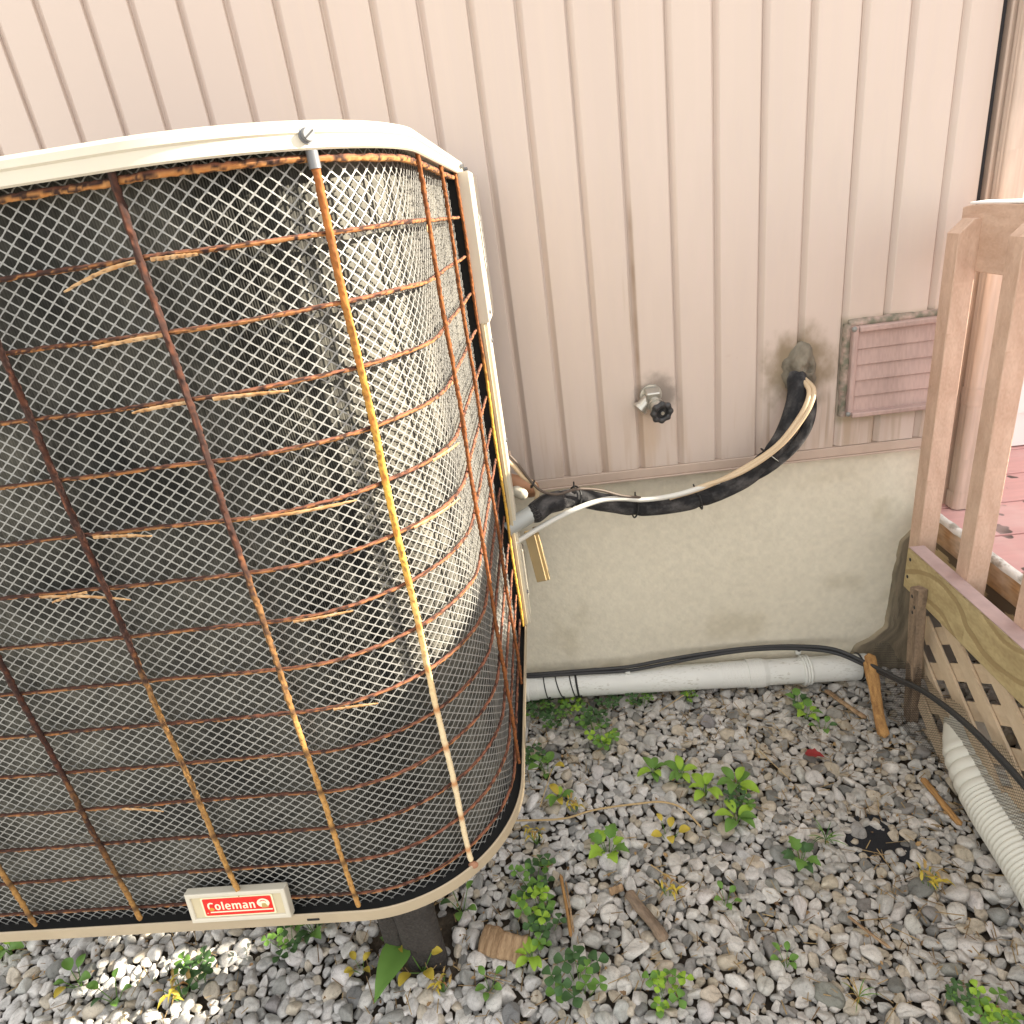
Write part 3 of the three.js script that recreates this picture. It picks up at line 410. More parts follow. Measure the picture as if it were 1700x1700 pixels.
// lid, base pan
{
  const loop = []; const x0 = -1.62, x1 = CX + R0, z1 = CZ + R0, z0 = 0.10, rb = 0.03;
  const arc = (cx, cz, r, a0, a1, n) => { for (let i = 0; i <= n; i++) { const a = mix(a0, a1, i / n); loop.push([cx, cz, r, Math.sin(a), Math.cos(a)]); } };
  loop.push([-1, z0 + rb, rb, 0, -1]); arc(x0 + rb, z0 + rb, rb, Math.PI, Math.PI * 1.5, 6); arc(x0 + R0, CZ, R0, Math.PI * 1.5, Math.PI * 2, 28); for (let i = 1; i < 6; i++) loop.push([mix(x0 + R0, CX, i / 6), CZ, R0, 0, 1]); arc(CX, CZ, R0, 0, Math.PI / 2, 28); arc(x1 - rb, z0 + rb, rb, Math.PI / 2, Math.PI, 6); loop.push(loop[0]);
  const sweep = prof => { let d = 0; const D = loop.map((p, i) => { if (i) { const q = loop[i - 1]; d += Math.hypot(p[0] + p[2] * p[3] - q[0] - q[2] * q[3], p[1] + p[2] * p[4] - q[1] - q[2] * q[4]); } return d; }); return gridG(loop.length - 1, prof.length - 1, (i, j) => { const p = loop[i], r = Math.max(0.002, p[2] + prof[j][0]); return [p[0] + p[3] * r, prof[j][1], p[1] + p[4] * r]; }, null, (i, j) => [D[i], prof[j][1] * 1.0 + prof[j][0]]).toNonIndexed(); };
  const flat = g => { g.computeVertexNormals(); return g; };
  const lid = sweep([[-0.02, 1.437], [0.0045, 1.4285], [0.0075, 1.4278], [0.0095, 1.4295], [0.0085, 1.4405], [0.0105, 1.4425], [0.0095, 1.4490], [0.0070, 1.4520], [0.0020, 1.4535], [-0.03, 1.4535], [-0.12, 1.4525]]);
  const top = boxG(-1.56, -0.60, 1.4435, 1.4515, 0.12, 0.86, 0.003);
  const luv = lid.attributes.uv; lid.deleteAttribute('normal'); const lg = mergeVertices(lid, 1e-5); lg.computeVertexNormals(); const lc = toCreasedNormals(lg, 0.45);
  mesh('lid', lc, M.cream, unit);
  mesh('lid_top', top, M.cream, unit);
  const fo = new THREE.CylinderGeometry(0.375, 0.375, 0.002, 64); fo.translate(-1.12, 1.4527, 0.50); mesh('fan_opening', fo, M.black, unit);
  mesh('pan_floor', flat(sweep([[-0.14, 0.4350], [-0.03, 0.4345], [0.0062, 0.4325]])), M.black, unit);  // floor coloured black to paint the shade inside the pan
  const rim = sweep([[0.0064, 0.430], [0.0066, 0.4440], [0.0080, 0.4448], [0.0098, 0.4435], [0.0105, 0.4250], [0.008, 0.4235], [-0.14, 0.4235]]);
  mesh('base_rim', flat(rim), M.creamDark, unit);
  mesh('base_pan', boxG(-1.55, -0.64, 0.4250, 0.4330, 0.16, 0.83, 0.003), M.black, unit);
  const slot = path(-0.075, 0.0103); const sg = new RoundedBoxGeometry(0.019, 0.004, 0.002, 2, 0.0009); sg.translate(slot[0], 0.4345, slot[1]); mesh('rim_slot', sg, M.black, unit);
  // fan guard rings on the lid
  const G = []; for (let i = 0; i < 11; i++) { const r = 0.36 - i * 0.03, y = 1.4650 + 0.03 * (1 - r / 0.36); const t = new THREE.TorusGeometry(r, 0.0028, 6, 80); t.rotateX(Math.PI / 2); t.translate(-1.12, y, 0.52); G.push(t); }
  for (let i = 0; i < 8; i++) { const a = i * Math.PI / 4 + 0.2; G.push(cyl([-1.12 + Math.cos(a) * 0.37, 1.461, 0.52 + Math.sin(a) * 0.37], [-1.12 + Math.cos(a) * 0.04, 1.490, 0.52 + Math.sin(a) * 0.04], 0.0032, 0.0032, 6)); }
  mesh('fan_guard', mergeGeometries(G), std({ color: lin(0.34, 0.13, 0.07), roughness: 0.85 }), unit);
  // big slotted screw on the lid and two small ones at its right end
  const screw = (s, y, r, deg) => { const q = path(s, 0.0095); const hd = new THREE.CylinderGeometry(r * 0.9, r, 0.0055, 28), ws = new THREE.CylinderGeometry(r * 1.2, r * 1.25, 0.0016, 28); hd.translate(0, 0.0040, 0); ws.translate(0, 0.0004, 0); const h = mergeGeometries([hd, ws]); const bar = new THREE.BoxGeometry(r * 1.9, 0.0012, r * 0.22); bar.translate(0, 0.0066, 0); const o = mesh('screw', h, M.screw, unit); mesh('slot', bar, M.tie, o); o.quaternion.setFromUnitVectors(V(0, 1, 0), V(q[2], 0, q[3])); o.rotateY(deg); o.position.set(q[0], y, q[1]); };
  screw(0.169, 1.4400, 0.0062, 1.35); screw(ARC + 0.50, 1.4405, 0.004, 0.3); screw(ARC + 0.58, 1.4405, 0.003, 1.2);
  const q = path(0.1735, 0.004); mesh('wire_collar', cyl([q[0], 1.412, q[1]], [q[0], 1.4275, q[1]], 0.0058, 0.0058, 14), M.screw, unit);
  const grommet = path(0.1735, 0.012); const gs = new THREE.SphereGeometry(0.008, 14, 10); gs.scale(1, 0.8, 0.6); gs.translate(grommet[0] - 0.003, 0.4415, grommet[1] - 0.004); mesh('rust_knob', gs, std({ color: lin(0.34, 0.17, 0.1), roughness: 0.9 }), unit);
}
// corner post, electrical box, sticker
{
  const sh = new THREE.Shape(); [[0.252, 1.428], [0.085, 1.428], [0.085, 1.192], [0.118, 1.162], [0.252, 1.162]].forEach((p, i) => i ? sh.lineTo(-p[0], p[1]) : sh.moveTo(-p[0], p[1]));
  const eg = new THREE.ExtrudeGeometry(sh, { depth: 0.018, bevelEnabled: true, bevelSize: 0.002, bevelThickness: 0.002, bevelSegments: 2 }); eg.rotateY(Math.PI / 2); eg.translate(-0.518, 0, 0);
  mesh('electrical_box', uvm(eg), M.cream, unit); mesh('gap_shade_panel', boxG(-0.62, -0.5235, 0.446, 1.43, 0.10, 0.2465, 0.002), M.black, unit);  // black filler panel painting the shade in the gap beside the mesh
  mesh('corner_post', boxG(-0.5225, -0.503, 0.445, 1.161, 0.200, 0.2475, 0.002), M.cream, unit);
  mesh('post_edge', boxG(-0.5170, -0.5100, 0.447, 1.16, 0.2478, 0.2545, 0.001), M.creamYellow, unit);
  mesh('rear_panel', boxG(-1.60, -0.575, 0.45, 1.43, 0.105, 0.125, 0.003), M.creamDark, unit);
  mesh('side_panel', boxG(-0.60, -0.575, 0.45, 1.161, 0.126, 0.250, 0.002), M.creamDark, unit);
  const br = new THREE.Shape(); [[0.205, 0.50], [0.156, 0.52], [0.152, 0.605], [0.169, 0.622], [0.205, 0.622]].forEach((p, i) => i ? br.lineTo(-p[0], p[1]) : br.moveTo(-p[0], p[1]));
  const bg = new THREE.ExtrudeGeometry(br, { depth: 0.006, bevelEnabled: true, bevelSize: 0.001, bevelThickness: 0.001, bevelSegments: 1 }); bg.rotateY(Math.PI / 2); bg.translate(-0.508, 0, 0); mesh('cover_plate', uvm(bg), M.cream, unit);
  const c = document.createElement('canvas'); c.width = 64; c.height = 256; const x = c.getContext('2d'); x.fillStyle = '#ece9de'; x.fillRect(0, 0, 64, 256); x.strokeStyle = '#b7b3aa'; x.lineWidth = 4; x.strokeRect(4, 4, 56, 248); x.fillStyle = '#a9a6a2';
  [[14, 22, 36, 8], [14, 22, 8, 30], [14, 70, 36, 7], [14, 62, 7, 22], [43, 62, 7, 22], [14, 104, 36, 7], [14, 104, 7, 26], [43, 104, 7, 26], [14, 150, 36, 7], [28, 150, 7, 28], [14, 200, 36, 7], [14, 222, 36, 7]].forEach(r => x.fillRect(...r));
  const t = new THREE.CanvasTexture(c); t.colorSpace = THREE.SRGBColorSpace;
  const st = mesh('sticker', new THREE.PlaneGeometry(0.055, 0.10), std({ map: t, roughness: 0.5 }), unit); st.rotation.y = Math.PI / 2; st.position.set(-0.4962, 1.305, 0.150);
  for (const [y, z] of [[1.178, 0.235], [1.12, 0.224], [0.905, 0.224], [0.52, 0.222]]) { const g = new THREE.CylinderGeometry(0.0042, 0.0046, 0.004, 8); g.rotateZ(-Math.PI / 2); g.translate(y > 1.16 ? -0.4965 : -0.5015, y, z); mesh('screw', g, M.screw, unit); }
}
// badge
{
  const b = new THREE.Group(); b.name = 'badge'; unit.add(b); b.position.set(-0.933, 0.4485, 0.953); b.rotation.x = -0.14;
  const sh = (w0, w1, h) => { const s = new THREE.Shape(); s.moveTo(-w0 / 2, 0); s.lineTo(w0 / 2, 0); s.lineTo(w1 / 2, h); s.lineTo(-w1 / 2, h); s.closePath(); return s; };
  const fr = sh(0.150, 0.150, 0.049), ho = new THREE.Path(); [[-0.0715, 0.0035], [0.0715, 0.0035], [0.0715, 0.0455], [-0.0715, 0.0455]].forEach((p, i) => i ? ho.lineTo(...p) : ho.moveTo(...p)); fr.holes.push(ho);
  const fg = new THREE.ExtrudeGeometry(fr, { depth: 0.0105, bevelEnabled: true, bevelSize: 0.002, bevelThickness: 0.002, bevelSegments: 3 }); mesh('badge_frame', uvm(fg), M.cream, b);
  const bg = new THREE.BoxGeometry(0.143, 0.0420, 0.004); bg.translate(0, 0.0245, 0.0075); mesh('badge_plate', uvm(bg), M.creamYellow, b);
  const c = document.createElement('canvas'); c.width = 1024; c.height = 400; const x = c.getContext('2d');
  const rr = (X, Y, w, h, r) => { x.beginPath(); x.moveTo(X + r, Y); x.lineTo(X + w - r, Y); x.quadraticCurveTo(X + w, Y, X + w, Y + r); x.lineTo(X + w, Y + h - r); x.quadraticCurveTo(X + w, Y + h, X + w - r, Y + h); x.lineTo(X + r, Y + h); x.quadraticCurveTo(X, Y + h, X, Y + h - r); x.lineTo(X, Y + r); x.quadraticCurveTo(X, Y, X + r, Y); x.closePath(); };
  x.fillStyle = '#cdbd93'; x.fillRect(0, 0, 1024, 400); x.fillStyle = '#e9dcb8'; rr(4, 4, 1016, 392, 34); x.fill(); x.fillStyle = '#d81a10'; rr(28, 28, 968, 344, 26); x.fill();
  x.fillStyle = '#efe3c6'; x.font = 'bold 215px sans-serif'; x.textBaseline = 'alphabetic'; x.save(); x.translate(70, 262); const tw = x.measureText('Coleman').width; x.scale(690 / tw, 1); x.fillText('Coleman', 0, 0); x.restore();
  x.fillRect(100, 292, 880, 26); x.beginPath(); x.arc(60, 318, 9, 0, 7); x.fill();
  // lantern roundel beside the name, its lower part worn away
  x.beginPath(); x.arc(868, 172, 88, 0, 7); x.fill(); x.strokeStyle = '#d81a10'; x.lineWidth = 9; x.beginPath(); x.arc(868, 160, 42, Math.PI * 1.05, Math.PI * 1.95); x.stroke(); x.fillStyle = '#d81a10'; x.fillRect(836, 128, 64, 8); x.fillStyle = '#b79a5c'; x.beginPath(); x.moveTo(836, 268); x.lineTo(846, 180); x.lineTo(896, 176); x.lineTo(936, 268); x.closePath(); x.fill();
  x.fillStyle = '#c9912e'; x.beginPath(); x.arc(128, 246, 34, 0, 7); x.fill();
  const t = new THREE.CanvasTexture(c); t.colorSpace = THREE.SRGBColorSpace;
  const lb = mesh('badge_label', new THREE.PlaneGeometry(0.112, 0.036), std({ map: t, roughness: 0.45 }), b); lb.position.set(0.0, 0.0242, 0.0102);
}
// support under the corner
{
  const f = thing('support_block', 'black crumbly support block standing on gravel under the cooling unit corner', 'support block');
  const blob = (x, y, z, sx, sy, sz, seed) => { const g = new RoundedBoxGeometry(sx, sy, sz, 10, 0.02), p = g.attributes.position; for (let i = 0; i < p.count; i++) { const k = [p.getX(i), p.getY(i), p.getZ(i)], n = fbm(k[0] * 18 + seed, k[1] * 10, k[2] * 18, 3) - 0.5; p.setXYZ(i, k[0] * (1 + n * 0.35) + n * 0.01, k[1], k[2] * (1 + n * 0.35) + n * 0.012); } g.computeVertexNormals(); g.translate(x, y, z); return uvm(g); };
  mesh('block', blob(-0.766, 0.20, 0.752, 0.078, 0.45, 0.036, 2), M.rubber, f); mesh('block', blob(-0.820, 0.225, 0.748, 0.048, 0.40, 0.034, 7), M.rubber, f);
  for (const [x, z] of [[-1.2, 0.3], [-1.45, 0.2], [-0.70, 0.22]]) { const o = thing('support_block', x < -1 ? (x > -1.3 ? 'concrete support hidden under the middle of the cooling unit' : 'concrete support hidden under the rear left of the cooling unit') : 'concrete support under the rear right of the cooling unit', 'support block'); mesh('block', boxG(x - 0.06, x + 0.06, -0.02, 0.423, z - 0.06, z + 0.06, 0.006), M.concrete, o); }
}

// ---------------------------------------------------------------- deck, railing, lattice at the right
{
  const d = thing('deck', 'pink painted plank deck with peeling white edge at the right', 'deck');
  for (let i = -2; i < 14; i++) { const z0 = -0.1275 + 0.163 * i; mesh('deck_board', boxG(0.532, 2.4, 0.505, 0.532 + 0.0008 * (hash(i, 2, 2) - 0.5), z0 + 0.003, z0 + 0.160, 0.003), M.deck, d); }
  mesh('edge_strip', gridG(6, 90, (i, j) => { const z = mix(0.06, 2.1, j / 90), q = [[0.520, 0.521], [0.519, 0.527], [0.5215, 0.5345], [0.527, 0.5365], [0.533, 0.5355], [0.5335, 0.5335], [0.5335, 0.50]][i], n = 0.004 * (fbm(z * 40, i, 3) - 0.5); return [q[0] + n * 0.5, q[1] + n, z]; }, null, (i, j) => [i * 0.01, j * 0.0225]), M.worn, d);
  mesh('rim_board', boxG(0.522, 0.531, 0.462, 0.528, 0.03, 2.1, 0.003), M.rim, d);
  mesh('rim_board', boxG(0.528, 0.55, 0.38, 0.5045, 0.03, 2.1, 0.003), M.rimDark, d);
  mesh('joist', boxG(1.0, 1.04, 0.36, 0.5045, 0.03, 2.1, 0.003), M.weathered, d);
  mesh('joist', boxG(2.2, 2.24, 0.36, 0.5045, -0.2, 2.1, 0.003), M.weathered, d);
  for (const [x, z] of [[0.62, 0.36], [0.70, 0.9], [1.6, 0.5], [2.3, 1.9], [2.3, 0.1]]) mesh('deck_post', boxG(x, x + 0.09, -0.02, 0.5045, z, z + 0.09, 0.004), M.weathered, d);
}
{
  const r = thing('deck_railing', 'peach painted wooden railing along the edge of the pink deck', 'railing');
  // lower rail of treated wood with a painted top edge
  mesh('lower_rail', boxG(0.405, 0.4425, 0.402, 0.5095, 0.172, 2.0, 0.004), M.treated, r);
  mesh('painted_edge', boxG(0.4065, 0.441, 0.5098, 0.5122, 0.176, 2.0, 0.001), M.purplePaint, r);
  for (const [y, z] of [[0.485, 0.19], [0.437, 0.187]]) { const g = new THREE.SphereGeometry(0.0045, 10, 8); g.scale(0.4, 1, 1); g.translate(0.4048, y, z); mesh('nail_head', g, M.tie, r); }
  // upper rail with a slightly crowned top
  const s = new THREE.Shape(); s.moveTo(-0.085, 1.122); s.lineTo(-1.9, 1.118); s.lineTo(-1.9, 1.242); s.lineTo(-0.24, 1.2425); s.quadraticCurveTo(-0.13, 1.2465, -0.085, 1.238); s.closePath();
  const ug = new THREE.ExtrudeGeometry(s, { depth: 0.034, bevelEnabled: true, bevelSize: 0.002, bevelThickness: 0.002, bevelSegments: 2 }); ug.rotateY(Math.PI / 2); ug.translate(0.483, 0, 0); mesh('upper_rail', uvm(ug), M.peachH, r);
  mesh('rail_cap', boxG(0.484, 0.518, 1.2450, 1.2490, 0.10, 1.9, 0.0015), M.whiteSiding, r);
  for (let i = 0; i < 11; i++) {
    const z = 0.112 + i * 0.193, b = new THREE.Shape(); b.moveTo(0.443, 0.42); b.lineTo(0.4805, 0.42); b.lineTo(0.4805, 1.219); b.lineTo(0.468, 1.219); b.lineTo(0.443, 1.196); b.closePath();
    const g = new THREE.ExtrudeGeometry(b, { depth: 0.039, bevelEnabled: true, bevelSize: 0.0022, bevelThickness: 0.0022, bevelSegments: 2 }); g.translate(0, 0, z); mesh('baluster', uvm(g), M.peach, r);
  }
}
{
  const l = thing('lattice_panel', 'cream wooden diagonal lattice under the deck railing', 'lattice');
  const strip = (c, dir, x) => { // strip through z = c at y = 0.2
    const m = dir > 0 ? 0.74 : -0.62, L = Math.hypot(1, m), u = V(0, m / L, 1 / L); let t0 = -9, t1 = 9;
    for (const [p, q, lo, hi] of [[0.2, u.y, 0.0, 0.40], [c, u.z, 0.205, 1.6]]) { const a = (lo - p) / q, b = (hi - p) / q; t0 = Math.max(t0, Math.min(a, b)); t1 = Math.min(t1, Math.max(a, b)); }
    if (t1 - t0 < 0.03) return; const g = new RoundedBoxGeometry(t1 - t0, 0.041, 0.007, 1, 0.001); const e = uvm(g); e.rotateY(-Math.PI / 2); e.rotateX(-Math.atan2(m, 1)); const k = (t0 + t1) / 2; e.translate(x, 0.2 + u.y * k, c + u.z * k); mesh('lattice_strip', e, M.lattice, l);
  };
  for (let i = 0; i < 16; i++) strip(0.075 + i * 0.163, -1, 0.448);
  for (let i = -4; i < 12; i++) strip(0.25 + i * 0.140, 1, 0.4565);
}
{
  const s = thing('wooden_stake', 'weathered grey brown stake nailed to the end of the lower rail', 'stake');
  const A = V(0.392, 0.452, 0.262), Bq = V(0.452, -0.02, 0.203), L = A.distanceTo(Bq), g = boxG(-0.011, 0.011, -L / 2, L / 2, -0.0185, 0.0185, 0.003), p = g.attributes.position;
  for (let i = 0; i < p.count; i++) if (p.getY(i) > 0.1) p.setY(i, p.getY(i) + p.getZ(i) * 0.45);
  g.applyQuaternion(new THREE.Quaternion().setFromUnitVectors(V(0, 1, 0), A.clone().sub(Bq).normalize())); g.translate(...A.clone().add(Bq).multiplyScalar(0.5).toArray()); mesh('board', g, M.weathered, s);
  for (const [y, z] of [[0.425, 0.253], [0.40, 0.262], [0.38, 0.252]]) { const k = new THREE.SphereGeometry(0.0038, 8, 6); k.scale(0.5, 1.4, 1); k.translate(mix(0.452, 0.392, (y + 0.02) / 0.472) - 0.0108, y, z); mesh('nail_hole', k, M.tie, s); }
}
{ // plastic netting in front of the stake and the lattice
  const plan = [[0.412, 0.06], [0.405, 0.13], [0.402, 0.19], [0.408, 0.235], [0.425, 0.262], [0.434, 0.33], [0.434, 0.48], [0.430, 0.64], [0.420, 0.85]], D = [0]; for (let i = 1; i < plan.length; i++) D.push(D[i - 1] + Math.hypot(plan[i][0] - plan[i - 1][0], plan[i][1] - plan[i - 1][1]));
  const at = s => { let i = 0; while (i < plan.length - 2 && s > D[i + 1]) i++; const t = cl((s - D[i]) / (D[i + 1] - D[i])); return [mix(plan[i][0], plan[i + 1][0], t), mix(plan[i][1], plan[i + 1][1], t)]; };
  const top = s => 0.155 + 0.055 * step(0, 0.1, s) + 0.012 * Math.sin(s * 40) + 0.03 * step(0.2, 0.5, s), Lm = D.at(-1), G = []; const pos = (s, y) => { const p = at(s); return [p[0] - 0.006 * Math.sin(y * 20 + s * 9), y, p[1]]; };
  const P = [], I = [];
  for (const dir of [1, -1]) for (let c = -0.4; c < Lm + 0.4; c += 0.0095) { let prev = -1; for (let k = 0; k <= 44; k++) { const y = k / 44 * 0.26, s = c + dir * y * 1.35; if (s < 0 || s > Lm || y > top(s)) { prev = -1; continue; } const p = pos(s, y), b = P.length / 3; for (let q = 0; q < 3; q++) { const a = q * 2.094; P.push(p[0] - 0.0004 * Math.cos(a), p[1] + 0.0004 * Math.sin(a), p[2] + 0.0004 * Math.cos(a)); } if (prev >= 0) for (let q = 0; q < 3; q++) { const A = prev + q, B = prev + (q + 1) % 3, C = b + q, E = b + (q + 1) % 3; I.push(A, B, C, B, E, C); } prev = b; } }
  const g = new THREE.BufferGeometry(); g.setAttribute('position', new THREE.Float32BufferAttribute(P, 3)); g.setIndex(I); g.computeVertexNormals();
  tag(mesh('netting', g, M.net, scene), 'black plastic netting draped over the foot of the lattice and the stake', 'netting');
}
{ // corrugated drain hose
  const pts = [[0.490, 0.142, 0.335], [0.473, 0.108, 0.40], [0.459, 0.082, 0.48], [0.452, 0.070, 0.55], [0.448, 0.066, 0.63], [0.442, 0.058, 0.73], [0.42, 0.056, 0.86], [0.39, 0.056, 1.0]];
  const c = new THREE.CatmullRomCurve3(pts.map(p => V(...p)), false, 'centripetal'), N = 620, fr = c.computeFrenetFrames(N, false), Lc = c.getLength();
  const g = gridG(30, N, (i, j) => { const t = j / N, d = t * Lc, p = c.getPointAt(t), a = i / 30 * 6.2832; const ribs = step(0.075, 0.10, d), wide = d > 0.10 && d < 0.20 ? 1 : 0, pitch = d < 0.20 ? 0.026 : 0.0105; const base = mix(0.041, 0.057, step(0.0, 0.10, d)); const k = Math.abs(Math.sin(Math.PI * d / pitch)); const r = base + ribs * ((wide ? 0.006 : 0.0052) * Math.pow(k, 0.6) - 0.002); const n = fr.normals[j], b = fr.binormals[j]; return [p.x + r * (n.x * Math.cos(a) + b.x * Math.sin(a)), p.y + r * (n.y * Math.cos(a) + b.y * Math.sin(a)), p.z + r * (n.z * Math.cos(a) + b.z * Math.sin(a))]; });
  tag(mesh('drain_hose', g, M.hose, scene), 'white corrugated drain hose emerging beside the lattice onto the gravel', 'hose');
}
{ // white wall beyond the house corner
  const w = thing('neighbouring_wall', 'white clapboard wall set back behind the pink deck', 'wall');
  mesh('wall_core', boxG(0.601, 2.5, 0.0, 2.75, -0.45, -0.318, 0.002), M.whiteSiding, w);
  for (let i = 0; i < 22; i++) { const y = 0.536 + i * 0.1, g = boxG(0.602, 2.5, 0, 0.106, -0.004, 0.004, 0.001); g.rotateX(-0.07); g.translate(0, y, -0.308); mesh('clapboard', g, M.whiteSiding, w); }
}
{ // added sun blocker outside the picture: raked top and slot shape the low sun
  const s = new THREE.Shape(); const P = (z, y) => [-z, y]; s.moveTo(...P(-1.9, -0.05)); s.lineTo(...P(-1.9, 1.085)); s.lineTo(...P(1.15, 2.90)); s.lineTo(...P(1.15, -0.05)); s.closePath();
  const h = new THREE.Path(); h.moveTo(...P(0.02, 1.955)); h.lineTo(...P(1.0, 1.985)); h.lineTo(...P(1.0, 2.105)); h.lineTo(...P(0.02, 2.105)); h.closePath(); s.holes.push(h);
  const g = new THREE.ExtrudeGeometry(s, { depth: 0.025, bevelEnabled: false }); g.rotateY(Math.PI / 2); g.translate(3.5, 0, 0);
  tag(mesh('added_sun_screen', uvm(g), M.peachH, scene), 'added unseen screen with a raked top and slot that shades the low sun', 'sun_blocker');
}

// ---------------------------------------------------------------- gravel
const rocks = [];
{
  const gv = new THREE.Group(); gv.name = 'gravel'; gv.userData.kind = 'structure'; scene.add(gv);
  const soil = gridG(90, 60, (i, j) => { const x = mix(-2.6, 2.6, i / 90), z = mix(1.85, -0.02, j / 60); return [x, 0.004 * (fbm(x * 9, z * 9, 2) - 0.5) - 0.004, z]; }, null, (i, j) => [mix(-2.6, 2.6, i / 90), mix(1.85, -0.02, j / 60)]);
  mesh('soil', soil, M.soil, gv);
  const R = rng(77);
  const stone = (seed, det) => { const r = rng(seed), g0 = new THREE.IcosahedronGeometry(1, det); g0.deleteAttribute('uv'); g0.deleteAttribute('normal'); const g = mergeVertices(g0, 1e-4), p = g.attributes.position, pl = []; const nP = 7 + Math.floor(r() * 5); for (let i = 0; i < nP; i++) { const z = r() * 2 - 1, a = r() * 6.283, q = Math.sqrt(1 - z * z); pl.push([q * Math.cos(a), z, q * Math.sin(a), 0.46 + r() * 0.42]); } const v = V(0, 0, 0), U = new Float32Array(p.count * 2);
    for (let i = 0; i < p.count; i++) { v.fromBufferAttribute(p, i).normalize(); let acc = 1; const k = 26; for (const q of pl) { const d = v.x * q[0] + v.y * q[1] + v.z * q[2]; if (d > 0.05) acc += Math.pow(d / q[3], k); } const rr = Math.pow(acc, -1 / k) * (1 + 0.06 * (fbm(v.x * 3 + seed, v.y * 3, v.z * 3, 3) - 0.5)); U[2 * i] = Math.atan2(v.z, v.x) / 6.2832 * 0.09; U[2 * i + 1] = v.y * 0.03; p.setXYZ(i, v.x * rr, v.y * rr, v.z * rr); }
    g.setAttribute('uv', new THREE.BufferAttribute(U, 2)); g.computeVertexNormals(); return g; };
  const stoneTex = colorTex(512, 512, (u, v) => { const a = tf(u, v, 6, 5, 301), b = tf(u, v, 60, 3, 303), vein = Math.abs(tf(u, v, 5, 4, 307) - 0.5); let k = 0.72 + 0.36 * a + 0.22 * (b - 0.5); k -= 0.22 * step(0.03, 0.0, vein); return [k, k * 0.995, k * 0.985]; }, 22, 22);
  const stoneMat = std({ map: stoneTex, roughness: 0.82, bumpMap: grayTex(256, 256, (u, v) => tf(u, v, 20, 4, 311), 22, 22), bumpScale: 0.001 });
  const tone = (r, x, z) => { const t = r(); let c = t < 0.74 ? mixc([0.84, 0.81, 0.785], [0.56, 0.555, 0.545], r()) : t < 0.87 ? mixc([0.58, 0.51, 0.41], [0.70, 0.63, 0.53], r()) : mixc([0.24, 0.24, 0.235], [0.40, 0.395, 0.38], r()); const dirt = step(0.42, 0.72, fbm(x * 2.6 + 4, z * 2.6, 8, 3) + 0.30 * step(-0.1, 0.35, x)); return mixc(c, mul([c[0], c[1] * 0.93, c[2] * 0.8], 0.66), dirt * 0.48); };
  // darts: big stones first, then smaller ones in what is left; a grid of buckets tells overlaps
  const X0 = -2.1, X1 = 1.3, Z0 = 0.0, Z1 = 1.75, cell = 0.04, nx = Math.ceil((X1 - X0) / cell), B = new Map(), key = (x, z) => Math.floor((x - X0) / cell) + nx * Math.floor((z - Z0) / cell);
  const free = (x, z, r, f) => { for (let a = -1; a <= 1; a++) for (let b = -1; b <= 1; b++) for (const q of B.get(key(x + a * cell, z + b * cell)) || []) if ((q[0] - x) ** 2 + (q[1] - z) ** 2 < ((q[2] + r) * f) ** 2) return false; return true; };
  const blocked = (x, z) => (x > -0.89 && x < -0.705 && z > 0.65 && z < 0.80) || (Math.hypot((x - 0.205) / 0.042, (z - 0.56) / 0.036) < 1) || (x > 0.40 && z > 0.45 && Math.abs(x - mix(0.465, 0.42, (z - 0.48) / 0.38)) < 0.042);
  for (const [tries, r0, r1, f] of [[5000, 0.0135, 0.0195, 0.72], [70000, 0.0088, 0.0135, 0.72], [90000, 0.0050, 0.0075, 0.80]]) for (let i = 0; i < tries; i++) { const x = mix(X0, X1, R()), z = mix(Z0, Z1, R()), r = mix(r0, r1, R() * R()); if (blocked(x, z) || !free(x, z, r, f)) continue; const k = key(x, z); if (!B.has(k)) B.set(k, []); B.get(k).push([x, z, r]); rocks.push({ x, z, r, y: 0.004 + r * (0.25 + 0.45 * R()) }); }
  // a lower, darker layer fills the gaps
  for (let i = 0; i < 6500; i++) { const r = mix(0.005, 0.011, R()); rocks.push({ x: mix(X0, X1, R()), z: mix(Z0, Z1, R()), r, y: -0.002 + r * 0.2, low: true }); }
  const q = new THREE.Quaternion(), e = new THREE.Euler(), m4 = new THREE.Matrix4(), cam = camera.position, S = V(0, 0, 0), fwd = V(0, 0, -1).applyEuler(camera.rotation), inv = new THREE.Matrix4();
  camera.updateMatrixWorld(); inv.copy(camera.matrixWorld).invert();
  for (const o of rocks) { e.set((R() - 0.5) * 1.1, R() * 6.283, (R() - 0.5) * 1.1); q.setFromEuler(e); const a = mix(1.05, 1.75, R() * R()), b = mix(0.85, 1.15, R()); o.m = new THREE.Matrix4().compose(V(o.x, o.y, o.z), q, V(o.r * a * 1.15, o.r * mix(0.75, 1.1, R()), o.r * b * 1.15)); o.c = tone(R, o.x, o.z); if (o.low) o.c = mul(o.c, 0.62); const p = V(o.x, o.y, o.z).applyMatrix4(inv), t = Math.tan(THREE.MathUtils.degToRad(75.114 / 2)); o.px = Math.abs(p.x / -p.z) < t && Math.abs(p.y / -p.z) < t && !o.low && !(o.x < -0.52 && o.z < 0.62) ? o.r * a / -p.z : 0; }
  const order = rocks.map((o, i) => i).sort((a, b) => rocks[b].px - rocks[a].px), single = new Set(order.slice(0, 300));
  const fine = [...Array(10)].map((_, i) => stone(900 + i * 13, 5)), plain = [...Array(6)].map((_, i) => stone(500 + i * 7, 4));
  const tones = [...Array(24)].map((_, i) => null), mats = new Map();
